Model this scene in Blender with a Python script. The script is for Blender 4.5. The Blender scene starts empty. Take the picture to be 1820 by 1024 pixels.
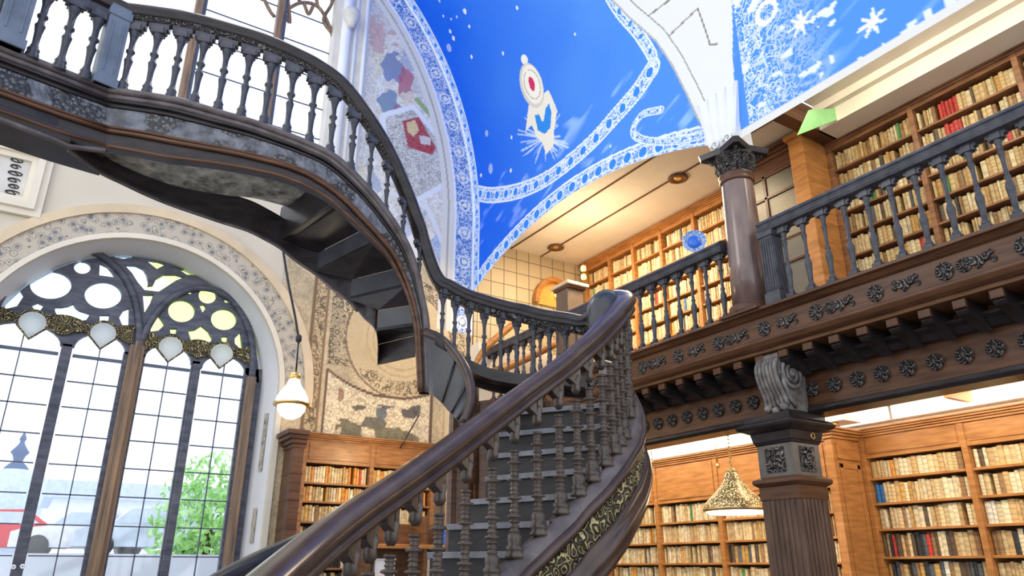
import bpy, bmesh, math, random
import numpy as np
from mathutils import Vector, Matrix
R = random.Random(7)
PI = math.pi
COL = bpy.context.scene.collection
# ------------------------------------------------------------------ camera numbers (frame 1820 x 1024)
F = 1303.; PT = math.radians(20.9); HD = math.radians(32.5); CZ = 1.6
def ray(px, py):
    x = px-910; y = 512-py
    f = F*math.cos(PT)-y*math.sin(PT); u = F*math.sin(PT)+y*math.cos(PT)
    return (f*math.sin(HD)+x*math.cos(HD), f*math.cos(HD)-x*math.sin(HD), u)
def onX(px, py, X): d = ray(px, py); t = X/d[0]; return Vector((X, d[1]*t, CZ+d[2]*t))
def onY(px, py, Y): d = ray(px, py); t = Y/d[1]; return Vector((d[0]*t, Y, CZ+d[2]*t))
def atD(px, py, D): d = ray(px, py); t = D/math.hypot(d[0], d[1]); return Vector((d[0]*t, d[1]*t, CZ+d[2]*t))
def proj(X, Y, Z):
    f = X*math.sin(HD)+Y*math.cos(HD); r = X*math.cos(HD)-Y*math.sin(HD); u = Z-CZ
    c = f*math.cos(PT)+u*math.sin(PT); v = u*math.cos(PT)-f*math.sin(PT)
    if c < .1: return (-9999, -9999)
    return (910+F*r/c, 512-F*v/c)
def lerp(a, b, t): return a+(b-a)*t
def smooth(pts, n=8):
    """Catmull-Rom through tuples or vectors"""
    P = [Vector(p) for p in pts]; out = []
    P = [P[0]*2-P[1]]+P+[P[-1]*2-P[-2]]
    for i in range(1, len(P)-2):
        a, b, c, d = P[i-1:i+3]
        for k in range(n):
            t = k/n
            out.append(.5*((2*b)+(c-a)*t+(2*a-5*b+4*c-d)*t*t+(3*b-a-3*c+d)*t**3))
    out.append(P[-2].copy()); return out
def resample(pts, step):
    out = [pts[0].copy()]; acc = 0
    for a, b in zip(pts, pts[1:]):
        L = (b-a).length
        while acc+L >= step:
            t = (step-acc)/L; a = a.lerp(b, t); out.append(a.copy()); L = (b-a).length; acc = 0
        acc += L
    return out
# ------------------------------------------------------------------ materials
MATS = {}
def nmat(name):
    m = bpy.data.materials.new(name); m.use_nodes = True
    nt = m.node_tree; b = nt.nodes['Principled BSDF']; MATS[name] = m
    return m, nt, b
def N(nt, t, **k):
    n = nt.nodes.new(t)
    for a, v in k.items():
        if a in n.inputs.keys(): n.inputs[a].default_value = v
        else: setattr(n, a, v)
    return n
def ramp(nt, fac, stops):
    r = nt.nodes.new('ShaderNodeValToRGB'); e = r.color_ramp.elements
    while len(e) < len(stops): e.new(.5)
    for x, (p, c) in zip(e, stops): x.position = p; x.color = (*c, 1)
    nt.links.new(fac, r.inputs[0]); return r.outputs[0]
def wood(name, c1, c2, rough=.35, scale=(3, 3, 30), bump=.1, coat=.06):
    m, nt, b = nmat(name)
    tc = N(nt, 'ShaderNodeTexCoord'); mp = N(nt, 'ShaderNodeMapping'); mp.inputs['Scale'].default_value = scale
    nt.links.new(tc.outputs['Object'], mp.inputs[0])
    no = N(nt, 'ShaderNodeTexNoise', Scale=1.2, Detail=6.); nt.links.new(mp.outputs[0], no.inputs['Vector'])
    nt.links.new(ramp(nt, no.outputs['Fac'], [(.3, c1), (.7, c2)]), b.inputs['Base Color'])
    b.inputs['Roughness'].default_value = rough; b.inputs['Coat Weight'].default_value = coat; b.inputs['Coat Roughness'].default_value = .2; b.inputs['Specular IOR Level'].default_value = .28
    bp = N(nt, 'ShaderNodeBump', Strength=bump, Distance=.01); nt.links.new(no.outputs['Fac'], bp.inputs['Height']); nt.links.new(bp.outputs[0], b.inputs['Normal'])
    return m
def plain(name, c, rough=.5, metal=0, noise=.12, scale=4., emit=0, bump=0):
    m, nt, b = nmat(name)
    tc = N(nt, 'ShaderNodeTexCoord'); no = N(nt, 'ShaderNodeTexNoise', Scale=scale, Detail=5.)
    nt.links.new(tc.outputs['Object'], no.inputs['Vector'])
    lo = tuple(x*(1-noise) for x in c); hi = tuple(min(1, x*(1+noise)) for x in c)
    nt.links.new(ramp(nt, no.outputs['Fac'], [(.3, lo), (.7, hi)]), b.inputs['Base Color'])
    b.inputs['Roughness'].default_value = rough; b.inputs['Metallic'].default_value = metal
    if bump:
        bp = N(nt, 'ShaderNodeBump', Strength=bump, Distance=.01); nt.links.new(no.outputs['Fac'], bp.inputs['Height']); nt.links.new(bp.outputs[0], b.inputs['Normal'])
    if emit:
        b.inputs['Emission Color'].default_value = (*c, 1); b.inputs['Emission Strength'].default_value = emit
    return m
def carved(name, c_lo, c_hi, scale=14., rough=.5, bump=.8, metal=0):
    """carved relief: voronoi scrolls"""
    m, nt, b = nmat(name)
    tc = N(nt, 'ShaderNodeTexCoord'); no = N(nt, 'ShaderNodeTexNoise', Scale=scale*.6, Detail=2.)
    nt.links.new(tc.outputs['Object'], no.inputs['Vector'])
    mx = N(nt, 'ShaderNodeMix', data_type='VECTOR'); mx.inputs[0].default_value = .12
    nt.links.new(tc.outputs['Object'], mx.inputs[4]); nt.links.new(no.outputs['Color'], mx.inputs[5])
    vo = N(nt, 'ShaderNodeTexVoronoi', Scale=scale); nt.links.new(mx.outputs[1], vo.inputs['Vector'])
    ma = N(nt, 'ShaderNodeMath', operation='MULTIPLY'); ma.inputs[1].default_value = 22.; nt.links.new(vo.outputs['Distance'], ma.inputs[0])
    si = N(nt, 'ShaderNodeMath', operation='SINE'); nt.links.new(ma.outputs[0], si.inputs[0])
    nt.links.new(ramp(nt, si.outputs[0], [(.25, c_lo), (.75, c_hi)]), b.inputs['Base Color'])
    bp = N(nt, 'ShaderNodeBump', Strength=bump, Distance=.02); nt.links.new(si.outputs[0], bp.inputs['Height']); nt.links.new(bp.outputs[0], b.inputs['Normal'])
    b.inputs['Roughness'].default_value = rough; b.inputs['Metallic'].default_value = metal
    return m
def painted(name, s1=6., s2=14., rough=.6, thin=.018, wob=1.):
    """vertex paint 'Col'; drawn ink/gesso scrolls in colour 'Ink', strength Ink.alpha"""
    m, nt, b = nmat(name); L = nt.links.new
    a = N(nt, 'ShaderNodeAttribute', attribute_name='Col'); k = N(nt, 'ShaderNodeAttribute', attribute_name='Ink')
    tc = N(nt, 'ShaderNodeTexCoord')
    def contour(sc, off, det, wd):
        no = N(nt, 'ShaderNodeTexNoise', Scale=sc, Detail=det, Distortion=wob); L(tc.outputs['Object'], no.inputs['Vector'])
        s = N(nt, 'ShaderNodeMath', operation='SUBTRACT'); s.inputs[1].default_value = off; L(no.outputs['Fac'], s.inputs[0])
        ab = N(nt, 'ShaderNodeMath', operation='ABSOLUTE'); L(s.outputs[0], ab.inputs[0])
        mr = N(nt, 'ShaderNodeMapRange'); mr.inputs[1].default_value = wd*.5; mr.inputs[2].default_value = wd*1.6; mr.inputs[3].default_value = 1; mr.inputs[4].default_value = 0
        L(ab.outputs[0], mr.inputs[0]); return mr.outputs[0]
    c1 = contour(s1, .5, 1., thin); c2 = contour(s2, .47, 2., thin*1.2); c3 = contour(s2*.7, .56, 0., thin)
    vo = N(nt, 'ShaderNodeTexVoronoi', Scale=s2*.55); L(tc.outputs['Object'], vo.inputs['Vector'])
    ms = N(nt, 'ShaderNodeMath', operation='SUBTRACT'); ms.inputs[1].default_value = .3; L(vo.outputs['Distance'], ms.inputs[0])
    ab = N(nt, 'ShaderNodeMath', operation='ABSOLUTE'); L(ms.outputs[0], ab.inputs[0])
    mr = N(nt, 'ShaderNodeMapRange'); mr.inputs[1].default_value = .03; mr.inputs[2].default_value = .07; mr.inputs[3].default_value = 1; mr.inputs[4].default_value = 0; L(ab.outputs[0], mr.inputs[0])
    f = c1
    for o in (c2, c3, mr.outputs[0]):
        q = N(nt, 'ShaderNodeMath', operation='MAXIMUM'); L(f, q.inputs[0]); L(o, q.inputs[1]); f = q.outputs[0]
    q = N(nt, 'ShaderNodeMath', operation='MULTIPLY'); L(f, q.inputs[0]); L(k.outputs['Alpha'], q.inputs[1])
    mx = N(nt, 'ShaderNodeMix', data_type='RGBA'); L(q.outputs[0], mx.inputs[0]); L(a.outputs['Color'], mx.inputs[6]); L(k.outputs['Color'], mx.inputs[7])
    L(mx.outputs[2], b.inputs['Base Color']); b.inputs['Roughness'].default_value = rough; b.inputs['Specular IOR Level'].default_value = .25
    return m
def sRGB(r, g, b): return tuple(((x/255)/12.92 if x < 10.3 else ((x/255+.055)/1.055)**2.4) for x in (r, g, b))

DARK = wood('dark_walnut', (.014, .011, .012), (.042, .033, .034), .32, (4, 4, 14))
DARKB = wood('turned_dark_wood', (.035, .036, .046), (.08, .078, .092), .33, (8, 8, 8), .25, .08)
BROWN = wood('brown_walnut', (.065, .028, .014), (.145, .066, .033), .34, (2, 2, 20))
STEPW = wood('worn_step_wood', (.07, .055, .055), (.17, .14, .135), .4, (6, 6, 6))
RAILW = wood('polished_rail_wood', (.045, .026, .02), (.085, .05, .036), .28, (5, 5, 5), .04, .35)
OAK = wood('honey_oak', (.33, .13, .032), (.54, .24, .07), .4, (3, 3, 18))
WALN = wood('reddish_walnut', (.16, .07, .03), (.32, .15, .065), .4, (3, 3, 18))
OAKB = wood('amber_brown_oak', (.20, .085, .03), (.40, .19, .075), .38, (3, 3, 18))
OAKD = wood('dark_oak', (.10, .045, .018), (.20, .09, .035), .5, (3, 3, 18))  # deeper brown oak for case backs, soffit boards and trim
CREAM = plain('cream_plaster', (.78, .70, .56), .7, noise=.06, scale=2)
WHITEP = plain('white_plaster', (.82, .82, .82), .6, noise=.04, scale=2)
STONE = plain('pale_stone', (.66, .62, .56), .7, noise=.1, scale=3, bump=.1)
POSTM = plain('bluish_lit_post', (.13, .155, .20), .4, noise=.25, scale=5)  # light falling on the balcony newels is put into their colour
OCHRE = plain('ochre_plaster', (.70, .55, .36), .75, noise=.14, scale=2)
CARVD = carved('carved_dark_relief', (.018, .015, .015), (.16, .14, .13), 16)
CARVM = carved('carved_fascia_relief', (.03, .024, .022), (.26, .23, .21), 11)
RISERW = wood('dark_riser_wood', (.008, .006, .006), (.03, .024, .023), .5, (4, 4, 10), .1, .1)
FRIEZE, nt, b = nmat('carved_frieze_clusters')
tc = N(nt, 'ShaderNodeTexCoord'); v1 = N(nt, 'ShaderNodeTexVoronoi', Scale=3.4); v2 = N(nt, 'ShaderNodeTexVoronoi', Scale=26.); no = N(nt, 'ShaderNodeTexNoise', Scale=9., Detail=4.)
for q_ in (v1, v2, no): nt.links.new(tc.outputs['Object'], q_.inputs['Vector'])
s1 = N(nt, 'ShaderNodeMath', operation='MULTIPLY_ADD'); s1.inputs[1].default_value = .35; nt.links.new(no.outputs['Fac'], s1.inputs[0]); nt.links.new(v1.outputs['Distance'], s1.inputs[2])
r1 = ramp(nt, s1.outputs[0], [(.66, (0, 0, 0)), (.74, (1, 1, 1))]); r2 = ramp(nt, v2.outputs['Distance'], [(.15, (.012, .011, .012)), (.3, (.16, .16, .17)), (.45, (.02, .018, .018))]); r3 = ramp(nt, no.outputs['Fac'], [(.35, (.06, .06, .068)), (.65, (.17, .175, .20))])
mx = N(nt, 'ShaderNodeMix', data_type='RGBA'); nt.links.new(r1, mx.inputs[0]); nt.links.new(r2, mx.inputs[6]); nt.links.new(r3, mx.inputs[7]); nt.links.new(mx.outputs[2], b.inputs['Base Color']); b.inputs['Roughness'].default_value = .4
bp = N(nt, 'ShaderNodeBump', Strength=.6, Distance=.02); nt.links.new(v2.outputs['Distance'], bp.inputs['Height']); nt.links.new(bp.outputs[0], b.inputs['Normal'])
CARVG = carved('gilded_carving', (.05, .04, .02), (.50, .41, .20), 13, .45)
CARVS = plain('carved_stone_relief', (.6, .52, .42), .7)
nt = CARVS.node_tree; b = nt.nodes['Principled BSDF']; tc = N(nt, 'ShaderNodeTexCoord'); no = N(nt, 'ShaderNodeTexNoise', Scale=16., Detail=3.); vo = N(nt, 'ShaderNodeTexVoronoi', Scale=8.5)
nt.links.new(tc.outputs['Object'], no.inputs['Vector']); nt.links.new(tc.outputs['Object'], vo.inputs['Vector'])
q_ = N(nt, 'ShaderNodeMath', operation='MULTIPLY_ADD'); q_.inputs[1].default_value = .35; nt.links.new(no.outputs['Fac'], q_.inputs[0]); nt.links.new(vo.outputs['Distance'], q_.inputs[2])
nt.links.new(ramp(nt, q_.outputs[0], [(.34, (.16, .17, .19)), (.42, (.42, .41, .38)), (.47, (.09, .08, .07)), (.52, (.56, .49, .39)), (.62, (.52, .45, .35)), (.66, (.16, .13, .10)), (.71, (.54, .47, .37))]), b.inputs['Base Color'])
FRAMEW = wood('window_frame_wood', (.05, .055, .08), (.13, .135, .17), .5, (3, 3, 12))
MULLW = wood('window_mullion_wood', (.12, .085, .07), (.36, .23, .13), .5, (14, 14, 1))
LEAD = plain('lead_bar', (.10, .12, .17), .5, metal=.3)
BRASS = plain('brass', (.75, .50, .20), .35, metal=.9)
BLACK = plain('black_iron', (.015, .015, .017), .45)
SOFFIT = plain('mottled_soffit', (.42, .41, .34), .3, noise=.7, scale=11)
BLUEW = plain('blue_glaze', (.02, .14, .65), .3)
REDP = plain('car_red', (.7, .03, .04), .3)
WHITEC = plain('white_paint', (.85, .85, .85), .4)
LEAF = plain('leaf_green', (.42, .80, .26), .7, noise=.4, scale=6)
TILE, nt, b = nmat('cream_wall_tile')
br = N(nt, 'ShaderNodeTexBrick', Scale=1., offset=0.); br.inputs['Color1'].default_value = (.55, .44, .27, 1); br.inputs['Color2'].default_value = (.46, .36, .21, 1)
br.inputs['Mortar'].default_value = (.12, .085, .05, 1); br.inputs['Mortar Size'].default_value = .008; br.inputs['Brick Width'].default_value = .3; br.inputs['Row Height'].default_value = .3
tc = N(nt, 'ShaderNodeTexCoord'); sx = N(nt, 'ShaderNodeSeparateXYZ'); cx = N(nt, 'ShaderNodeCombineXYZ')
nt.links.new(tc.outputs['Object'], sx.inputs[0]); nt.links.new(sx.outputs[0], cx.inputs[0]); nt.links.new(sx.outputs[2], cx.inputs[1]); nt.links.new(cx.outputs[0], br.inputs['Vector'])
nt.links.new(br.outputs['Color'], b.inputs['Base Color']); b.inputs['Roughness'].default_value = .5
def lampmat(name, c, s):
    m, nt, b = nmat(name); b.inputs['Base Color'].default_value = (*c, 1)
    b.inputs['Emission Color'].default_value = (*c, 1); b.inputs['Emission Strength'].default_value = s
    return m
GLOW = lampmat('warm_light_strip', (1, .88, .66), 5.)
BULB = lampmat('lit_opal_glass', (1, .84, .6), 3.5)
BULBW = lampmat('lit_amber_glow', (1, .55, .15), 3.)
def glassmat(name, c, t=.94):
    m, nt, b = nmat(name)
    tr = N(nt, 'ShaderNodeBsdfTransparent'); tr.inputs[0].default_value = (*c, 1)
    gl = N(nt, 'ShaderNodeBsdfGlossy'); gl.inputs['Roughness'].default_value = .05 if t > .925 else .45
    mx = N(nt, 'ShaderNodeMixShader'); mx.inputs[0].default_value = 1-t
    nt.links.new(tr.outputs[0], mx.inputs[1]); nt.links.new(gl.outputs[0], mx.inputs[2])
    nt.links.new(mx.outputs[0], nt.nodes['Material Output'].inputs[0]); return m
GLASS = glassmat('clear_window_glass', (.97, .98, 1)); GLASSG = glassmat('green_tinted_glass', (.90, 1, .60), .93); GLASSB = glassmat('blue_tinted_glass', (.86, .95, 1))
GLASSM, nt, bb = nmat('frosted_medallion_glass'); tl = N(nt, 'ShaderNodeBsdfTranslucent'); tl.inputs[0].default_value = (.95, .97, .95, 1); bb.inputs['Base Color'].default_value = (.9, .9, .88, 1)
mx = N(nt, 'ShaderNodeMixShader'); mx.inputs[0].default_value = .75; nt.links.new(bb.outputs[0], mx.inputs[1]); nt.links.new(tl.outputs[0], mx.inputs[2]); nt.links.new(mx.outputs[0], nt.nodes['Material Output'].inputs[0])
CASEG = glassmat('cabinet_glass', (.8, .78, .66), .92)
# book cloth: colour carried by the object itself
BOOK, nt, b = nmat('book_cloth')
oi = N(nt, 'ShaderNodeObjectInfo'); tc = N(nt, 'ShaderNodeTexCoord'); sx = N(nt, 'ShaderNodeSeparateXYZ'); nt.links.new(tc.outputs['Generated'], sx.inputs[0])
fq = N(nt, 'ShaderNodeMath', operation='MULTIPLY_ADD'); fq.inputs[1].default_value = 26.; fq.inputs[2].default_value = 12.; nt.links.new(oi.outputs['Random'], fq.inputs[0])
wv = N(nt, 'ShaderNodeMath', operation='MULTIPLY'); nt.links.new(fq.outputs[0], wv.inputs[1]); nt.links.new(sx.outputs[2], wv.inputs[0])
sn = N(nt, 'ShaderNodeMath', operation='SINE'); nt.links.new(wv.outputs[0], sn.inputs[0])
no = N(nt, 'ShaderNodeTexNoise', Scale=5., Detail=4.); nt.links.new(tc.outputs['Generated'], no.inputs['Vector'])
ad = N(nt, 'ShaderNodeMath', operation='MULTIPLY_ADD'); ad.inputs[1].default_value = .5; nt.links.new(sn.outputs[0], ad.inputs[0]); nt.links.new(no.outputs['Fac'], ad.inputs[2])
gr = ramp(nt, ad.outputs[0], [(.15, (.5, .46, .42)), (.6, (1, 1, 1)), (.95, (1, .9, .62))])
mx = N(nt, 'ShaderNodeMix', data_type='RGBA', blend_type='MULTIPLY'); mx.inputs[0].default_value = .5
nt.links.new(oi.outputs['Color'], mx.inputs[6]); nt.links.new(gr, mx.inputs[7]); nt.links.new(mx.outputs[2], b.inputs['Base Color']); b.inputs['Roughness'].default_value = .55
PAGES = plain('book_pages', (.8, .74, .6), .8)
BOOKS, nt, b = nmat('far_book_cloth')
at = N(nt, 'ShaderNodeAttribute', attribute_name='Col'); tc = N(nt, 'ShaderNodeTexCoord'); no = N(nt, 'ShaderNodeTexNoise', Scale=22., Detail=3.)
nt.links.new(tc.outputs['Object'], no.inputs['Vector']); gr = ramp(nt, no.outputs['Fac'], [(.35, (.55, .5, .45)), (.6, (1, 1, 1))])
mx = N(nt, 'ShaderNodeMix', data_type='RGBA', blend_type='MULTIPLY'); mx.inputs[0].default_value = .8
nt.links.new(at.outputs['Color'], mx.inputs[6]); nt.links.new(gr, mx.inputs[7]); nt.links.new(mx.outputs[2], b.inputs['Base Color']); b.inputs['Roughness'].default_value = .55
# ------------------------------------------------------------------ mesh builder
class MB:
    def __init__(s): s.v = []; s.f = []; s.sm = []
    def add(s, vs, fs, smooth=False):
        o = len(s.v); s.v += [tuple(v) for v in vs]; s.f += [tuple(i+o for i in f) for f in fs]; s.sm += [smooth]*len(fs); return s
    def box(s, a, b):
        x0, y0, z0 = (min(p, q) for p, q in zip(a, b)); x1, y1, z1 = (max(p, q) for p, q in zip(a, b))
        return s.add([(x0, y0, z0), (x1, y0, z0), (x1, y1, z0), (x0, y1, z0), (x0, y0, z1), (x1, y0, z1), (x1, y1, z1), (x0, y1, z1)],
                     [(0, 3, 2, 1), (4, 5, 6, 7), (0, 1, 5, 4), (1, 2, 6, 5), (2, 3, 7, 6), (3, 0, 4, 7)])
    def hull8(s, lo, hi):   # two quads (4 pts each)
        return s.add(list(lo)+list(hi), [(3, 2, 1, 0), (4, 5, 6, 7), (0, 1, 5, 4), (1, 2, 6, 5), (2, 3, 7, 6), (3, 0, 4, 7)])
    def lathe(s, prof, c=(0, 0, 0), seg=12, axis='z'):
        vs = []; fs = []
        for r, z in prof:
            for k in range(seg):
                a = 2*PI*k/seg; x, y = r*math.cos(a), r*math.sin(a)
                p = {'z': (x, y, z), 'x': (z, x, y), 'y': (x, z, y)}[axis]
                vs.append((c[0]+p[0], c[1]+p[1], c[2]+p[2]))
        n = len(prof)
        for i in range(n-1):
            for k in range(seg):
                k2 = (k+1) % seg; fs.append((i*seg+k, i*seg+k2, (i+1)*seg+k2, (i+1)*seg+k))
        fs.append(tuple(range(seg))[::-1]); fs.append(tuple((n-1)*seg+k for k in range(seg)))
        return s.add(vs, fs, True)
    def sweep(s, path, prof, closed=True, smooth=True, caps=True, up=True):
        """prof: (side, up) pairs; side is to the RIGHT of travel"""
        n = len(path); m = len(prof); vs = []
        for i, p in enumerate(path):
            t = (path[min(i+1, n-1)]-path[max(i-1, 0)]); h = Vector((t.x, t.y, 0))
            if h.length < 1e-6: h = Vector((1, 0, 0))
            h.normalize(); sd = Vector((h.y, -h.x, 0))
            if up: u = Vector((0, 0, 1))
            else:
                t.normalize(); u = sd.cross(t)
            for a, b in prof: vs.append(p+sd*a+u*b)
        fs = []
        for i in range(n-1):
            for k in range(m if closed else m-1):
                k2 = (k+1) % m; fs.append((i*m+k, (i+1)*m+k, (i+1)*m+k2, i*m+k2))
        s.add(vs, fs, smooth)
        if closed and caps: s.add(vs[:m], [tuple(range(m))]); s.add(vs[-m:], [tuple(range(m))[::-1]])
        return s
    def tube(s, path, r, seg=8):
        n = len(path); vs = []; fs = []
        for i, p in enumerate(path):
            t = (Vector(path[min(i+1, n-1)])-Vector(path[max(i-1, 0)])).normalized()
            a = t.orthogonal().normalized() if i == 0 else (a-t*a.dot(t)).normalized()
            b = t.cross(a)
            for k in range(seg):
                g = 2*PI*k/seg; vs.append(Vector(p)+(a*math.cos(g)+b*math.sin(g))*r)
        for i in range(n-1):
            for k in range(seg):
                k2 = (k+1) % seg; fs.append((i*seg+k, i*seg+k2, (i+1)*seg+k2, (i+1)*seg+k))
        fs.append(tuple(range(seg))[::-1]); fs.append(tuple((n-1)*seg+k for k in range(seg)))
        return s.add(vs, fs, True)
    def loft(s, A, B, th=.0, nrm=None):
        """strip between two polylines, thickness th along nrm"""
        n = len(A); vs = list(A)+list(B); fs = [(i, i+1, n+i+1, n+i) for i in range(n-1)]
        if th:
            d = Vector(nrm)*th; vs += [Vector(p)+d for p in vs]; o = 2*n
            fs += [(o+n+i, o+n+i+1, o+i+1, o+i) for i in range(n-1)]
            fs += [(i+1, i, o+i, o+i+1) for i in range(n-1)]+[(n+i, n+i+1, o+n+i+1, o+n+i) for i in range(n-1)]
            fs += [(0, n, o+n, o), (n-1, o+n-1, o+2*n-1, 2*n-1)]
        return s.add(vs, fs, False)
    def build(s, name, mat, parent=None, bevel=0):
        me = bpy.data.meshes.new(name); me.from_pydata(s.v, [], s.f); me.materials.append(mat)
        me.polygons.foreach_set('use_smooth', s.sm); 
        bm = bmesh.new(); bm.from_mesh(me); bmesh.ops.recalc_face_normals(bm, faces=bm.faces); bm.to_mesh(me); bm.free()
        o = bpy.data.objects.new(name, me); COL.objects.link(o)
        if parent is not None: o.parent = parent; o.matrix_parent_inverse = Matrix.Translation(-parent.location)
        if bevel:
            bv = o.modifiers.new('Bevel', 'BEVEL'); bv.width = bevel; bv.segments = 2; bv.limit_method = 'ANGLE'
        return o
def tag(o, label=None, cat=None, group=None, kind=None):
    if label: o['label'] = label
    if cat: o['category'] = cat
    if group: o['group'] = group
    if kind: o['kind'] = kind
    return o
def empty(name, loc, label=None, cat=None, group=None, kind=None):
    o = bpy.data.objects.new(name, None); o.location = loc; o.empty_display_size = .1; COL.objects.link(o)
    return tag(o, label, cat, group, kind)
def struct(name, mb, mat, label, cat, parent=None):
    o = mb.build(name, mat, parent)
    if parent is None: tag(o, label, cat, kind='structure')
    return o
def inst(src, parent, loc, rz=0, sc=(1, 1, 1)):
    """copy a part (object and link only) and place it in world space below parent"""
    c = src.copy(); COL.objects.link(c); c.parent = parent; c.matrix_parent_inverse = Matrix.Translation(-parent.location)
    c.location = loc; c.rotation_euler = (0, 0, rz); c.scale = sc; return c
def curve_plate(name, loops, thick, mat, to_world, parent, bevel=0):
    """flat plate with holes: loops in (u,v); first is the outline, the others are cut out (they may overlap)"""
    from mathutils.geometry import delaunay_2d_cdt
    P = []; E_ = []
    for L in loops:
        o = len(P); P += [Vector(p) for p in L]; E_ += [(o+i, o+(i+1) % len(L)) for i in range(len(L))]
    vs, es, fs = delaunay_2d_cdt(P, E_, [], 0, 1e-5)[:3]
    cx = np.array([sum(vs[i].x for i in f)/len(f) for f in fs]); cy = np.array([sum(vs[i].y for i in f)/len(f) for f in fs])
    ok = inpoly(cx, cy, [tuple(p) for p in loops[0]])
    for L in loops[1:]: ok &= ~inpoly(cx, cy, [tuple(p) for p in L])
    F_ = [tuple(f) for f, k in zip(fs, ok) if k]; n = len(vs); h = thick/2; cnt = {}
    for f in F_:
        for a, b in zip(f, f[1:]+f[:1]): cnt[(a, b)] = 1
    m = MB(); q = [(v.x, v.y, h) for v in vs]+[(v.x, v.y, -h) for v in vs]
    m.add([to_world @ Vector(p) for p in q], F_+[tuple(i+n for i in f[::-1]) for f in F_]+[(b, a, a+n, b+n) for (a, b) in cnt if (b, a) not in cnt])
    o = m.build(name, mat, parent)
    me = o.data; bm = bmesh.new(); bm.from_mesh(me); bmesh.ops.delete(bm, geom=[v for v in bm.verts if not v.link_faces], context='VERTS'); bm.to_mesh(me); bm.free()
    return o
def XZ(y): return Matrix(((1, 0, 0, 0), (0, 0, -1, y), (0, 1, 0, 0), (0, 0, 0, 1)))    # (u,v) -> X,Z at depth y
def ell(cx, cy, rx, ry, n=28): return [(cx+rx*math.cos(2*PI*k/n), cy+ry*math.sin(2*PI*k/n)) for k in range(n)]
# ------------------------------------------------------------------ painted grids
def vnoise(x, y, seed=0):
    xi = np.floor(x).astype(int); yi = np.floor(y).astype(int); fx = x-xi; fy = y-yi
    fx = fx*fx*(3-2*fx); fy = fy*fy*(3-2*fy)
    def h(a, b):
        n = (a*374761393+b*668265263+seed*974634777) & 0x7fffffff; n = ((n ^ (n >> 13))*1274126177) & 0x7fffffff
        return ((n ^ (n >> 16)) & 0xffff)/65535.
    return (h(xi, yi)*(1-fx)+h(xi+1, yi)*fx)*(1-fy)+(h(xi, yi+1)*(1-fx)+h(xi+1, yi+1)*fx)*fy
def cells(x, y, seed=0):
    """random colour index and edge distance of jittered cells"""
    xi = np.floor(x).astype(int); yi = np.floor(y).astype(int); best = np.full(x.shape, 9.); sec = best.copy(); idv = np.zeros(x.shape)
    for dx in (-1, 0, 1):
        for dy in (-1, 0, 1):
            a = xi+dx; b = yi+dy; n = (a*73856093 ^ b*19349663 ^ seed*83492791) & 0xffffff
            rx = ((n*1103515245+12345) & 0xffff)/65535.; ry = (((n*69069+1) >> 4) & 0xffff)/65535.
            d = np.hypot(a+rx-x, b+ry-y); m = d < best
            sec = np.where(m, best, np.minimum(sec, d)); idv = np.where(m, (n*7919 % 1000)/1000., idv); best = np.where(m, d, best)
    return idv, sec-best
def inpoly(x, y, P):
    r = np.zeros(x.shape, bool); n = len(P)
    for i in range(n):
        x0, y0 = P[i]; x1, y1 = P[(i+1) % n]
        if y0 == y1: continue
        c = ((y0 > y) != (y1 > y)) & (x < (x1-x0)*(y-y0)/(y1-y0)+x0); r ^= c
    return r
def dline(x, y, P):
    """distance to polyline, and arc position"""
    best = np.full(x.shape, 1e9); arc = np.zeros(x.shape); L = 0
    for (x0, y0), (x1, y1) in zip(P, P[1:]):
        l = math.hypot(x1-x0, y1-y0); t = np.clip(((x-x0)*(x1-x0)+(y-y0)*(y1-y0))/(l*l), 0, 1)
        d = np.hypot(x-x0-t*(x1-x0), y-y0-t*(y1-y0)); m = d < best; best = np.where(m, d, best); arc = np.where(m, L+t*l, arc); L += l
    return best, arc
def grid_mesh(name, PX, PY, PZ, colf, keep=None, mat=None, parent=None):
    """PX,PY,PZ arrays (n,m); col, ink arrays (n,m,3),(n,m,4)"""
    n, m = PX.shape; co = np.stack([PX, PY, PZ], -1).reshape(-1, 3)
    ii, jj = np.meshgrid(np.arange(n-1), np.arange(m-1), indexing='ij'); q = np.stack([ii*m+jj, (ii+1)*m+jj, (ii+1)*m+jj+1, ii*m+jj+1], -1).reshape(-1, 4)
    if keep is not None: q = q[keep.reshape(-1)]
    me = bpy.data.meshes.new(name); me.vertices.add(len(co)); me.vertices.foreach_set('co', co.ravel().astype(np.float32))
    me.loops.add(q.size); me.loops.foreach_set('vertex_index', q.ravel().astype(np.int32)); me.polygons.add(len(q))
    me.polygons.foreach_set('loop_start', (np.arange(len(q))*4).astype(np.int32)); me.polygons.foreach_set('loop_total', np.full(len(q), 4, np.int32))
    me.polygons.foreach_set('use_smooth', np.ones(len(q), bool)); me.update()
    col, ink = colf
    c4 = np.concatenate([col.reshape(-1, 3), np.ones((len(co), 1))], 1)
    a = me.color_attributes.new('Col', 'FLOAT_COLOR', 'POINT'); a.data.foreach_set('color', c4.ravel().astype(np.float32))
    a = me.color_attributes.new('Ink', 'FLOAT_COLOR', 'POINT'); a.data.foreach_set('color', ink.reshape(-1, 4).ravel().astype(np.float32))
    me.materials.append(mat); o = bpy.data.objects.new(name, me); COL.objects.link(o)
    if parent is not None: o.parent = parent; o.matrix_parent_inverse = Matrix.Translation(-parent.location)
    return o
def setc(C, m, c, a=1.):
    C[m] = C[m]*(1-a)+np.array(c)*a
YW = 11.6; GY = 12.2            # window wall face, plane of the lower window
# ================================================================== SETTING
WCX = .93
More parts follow.
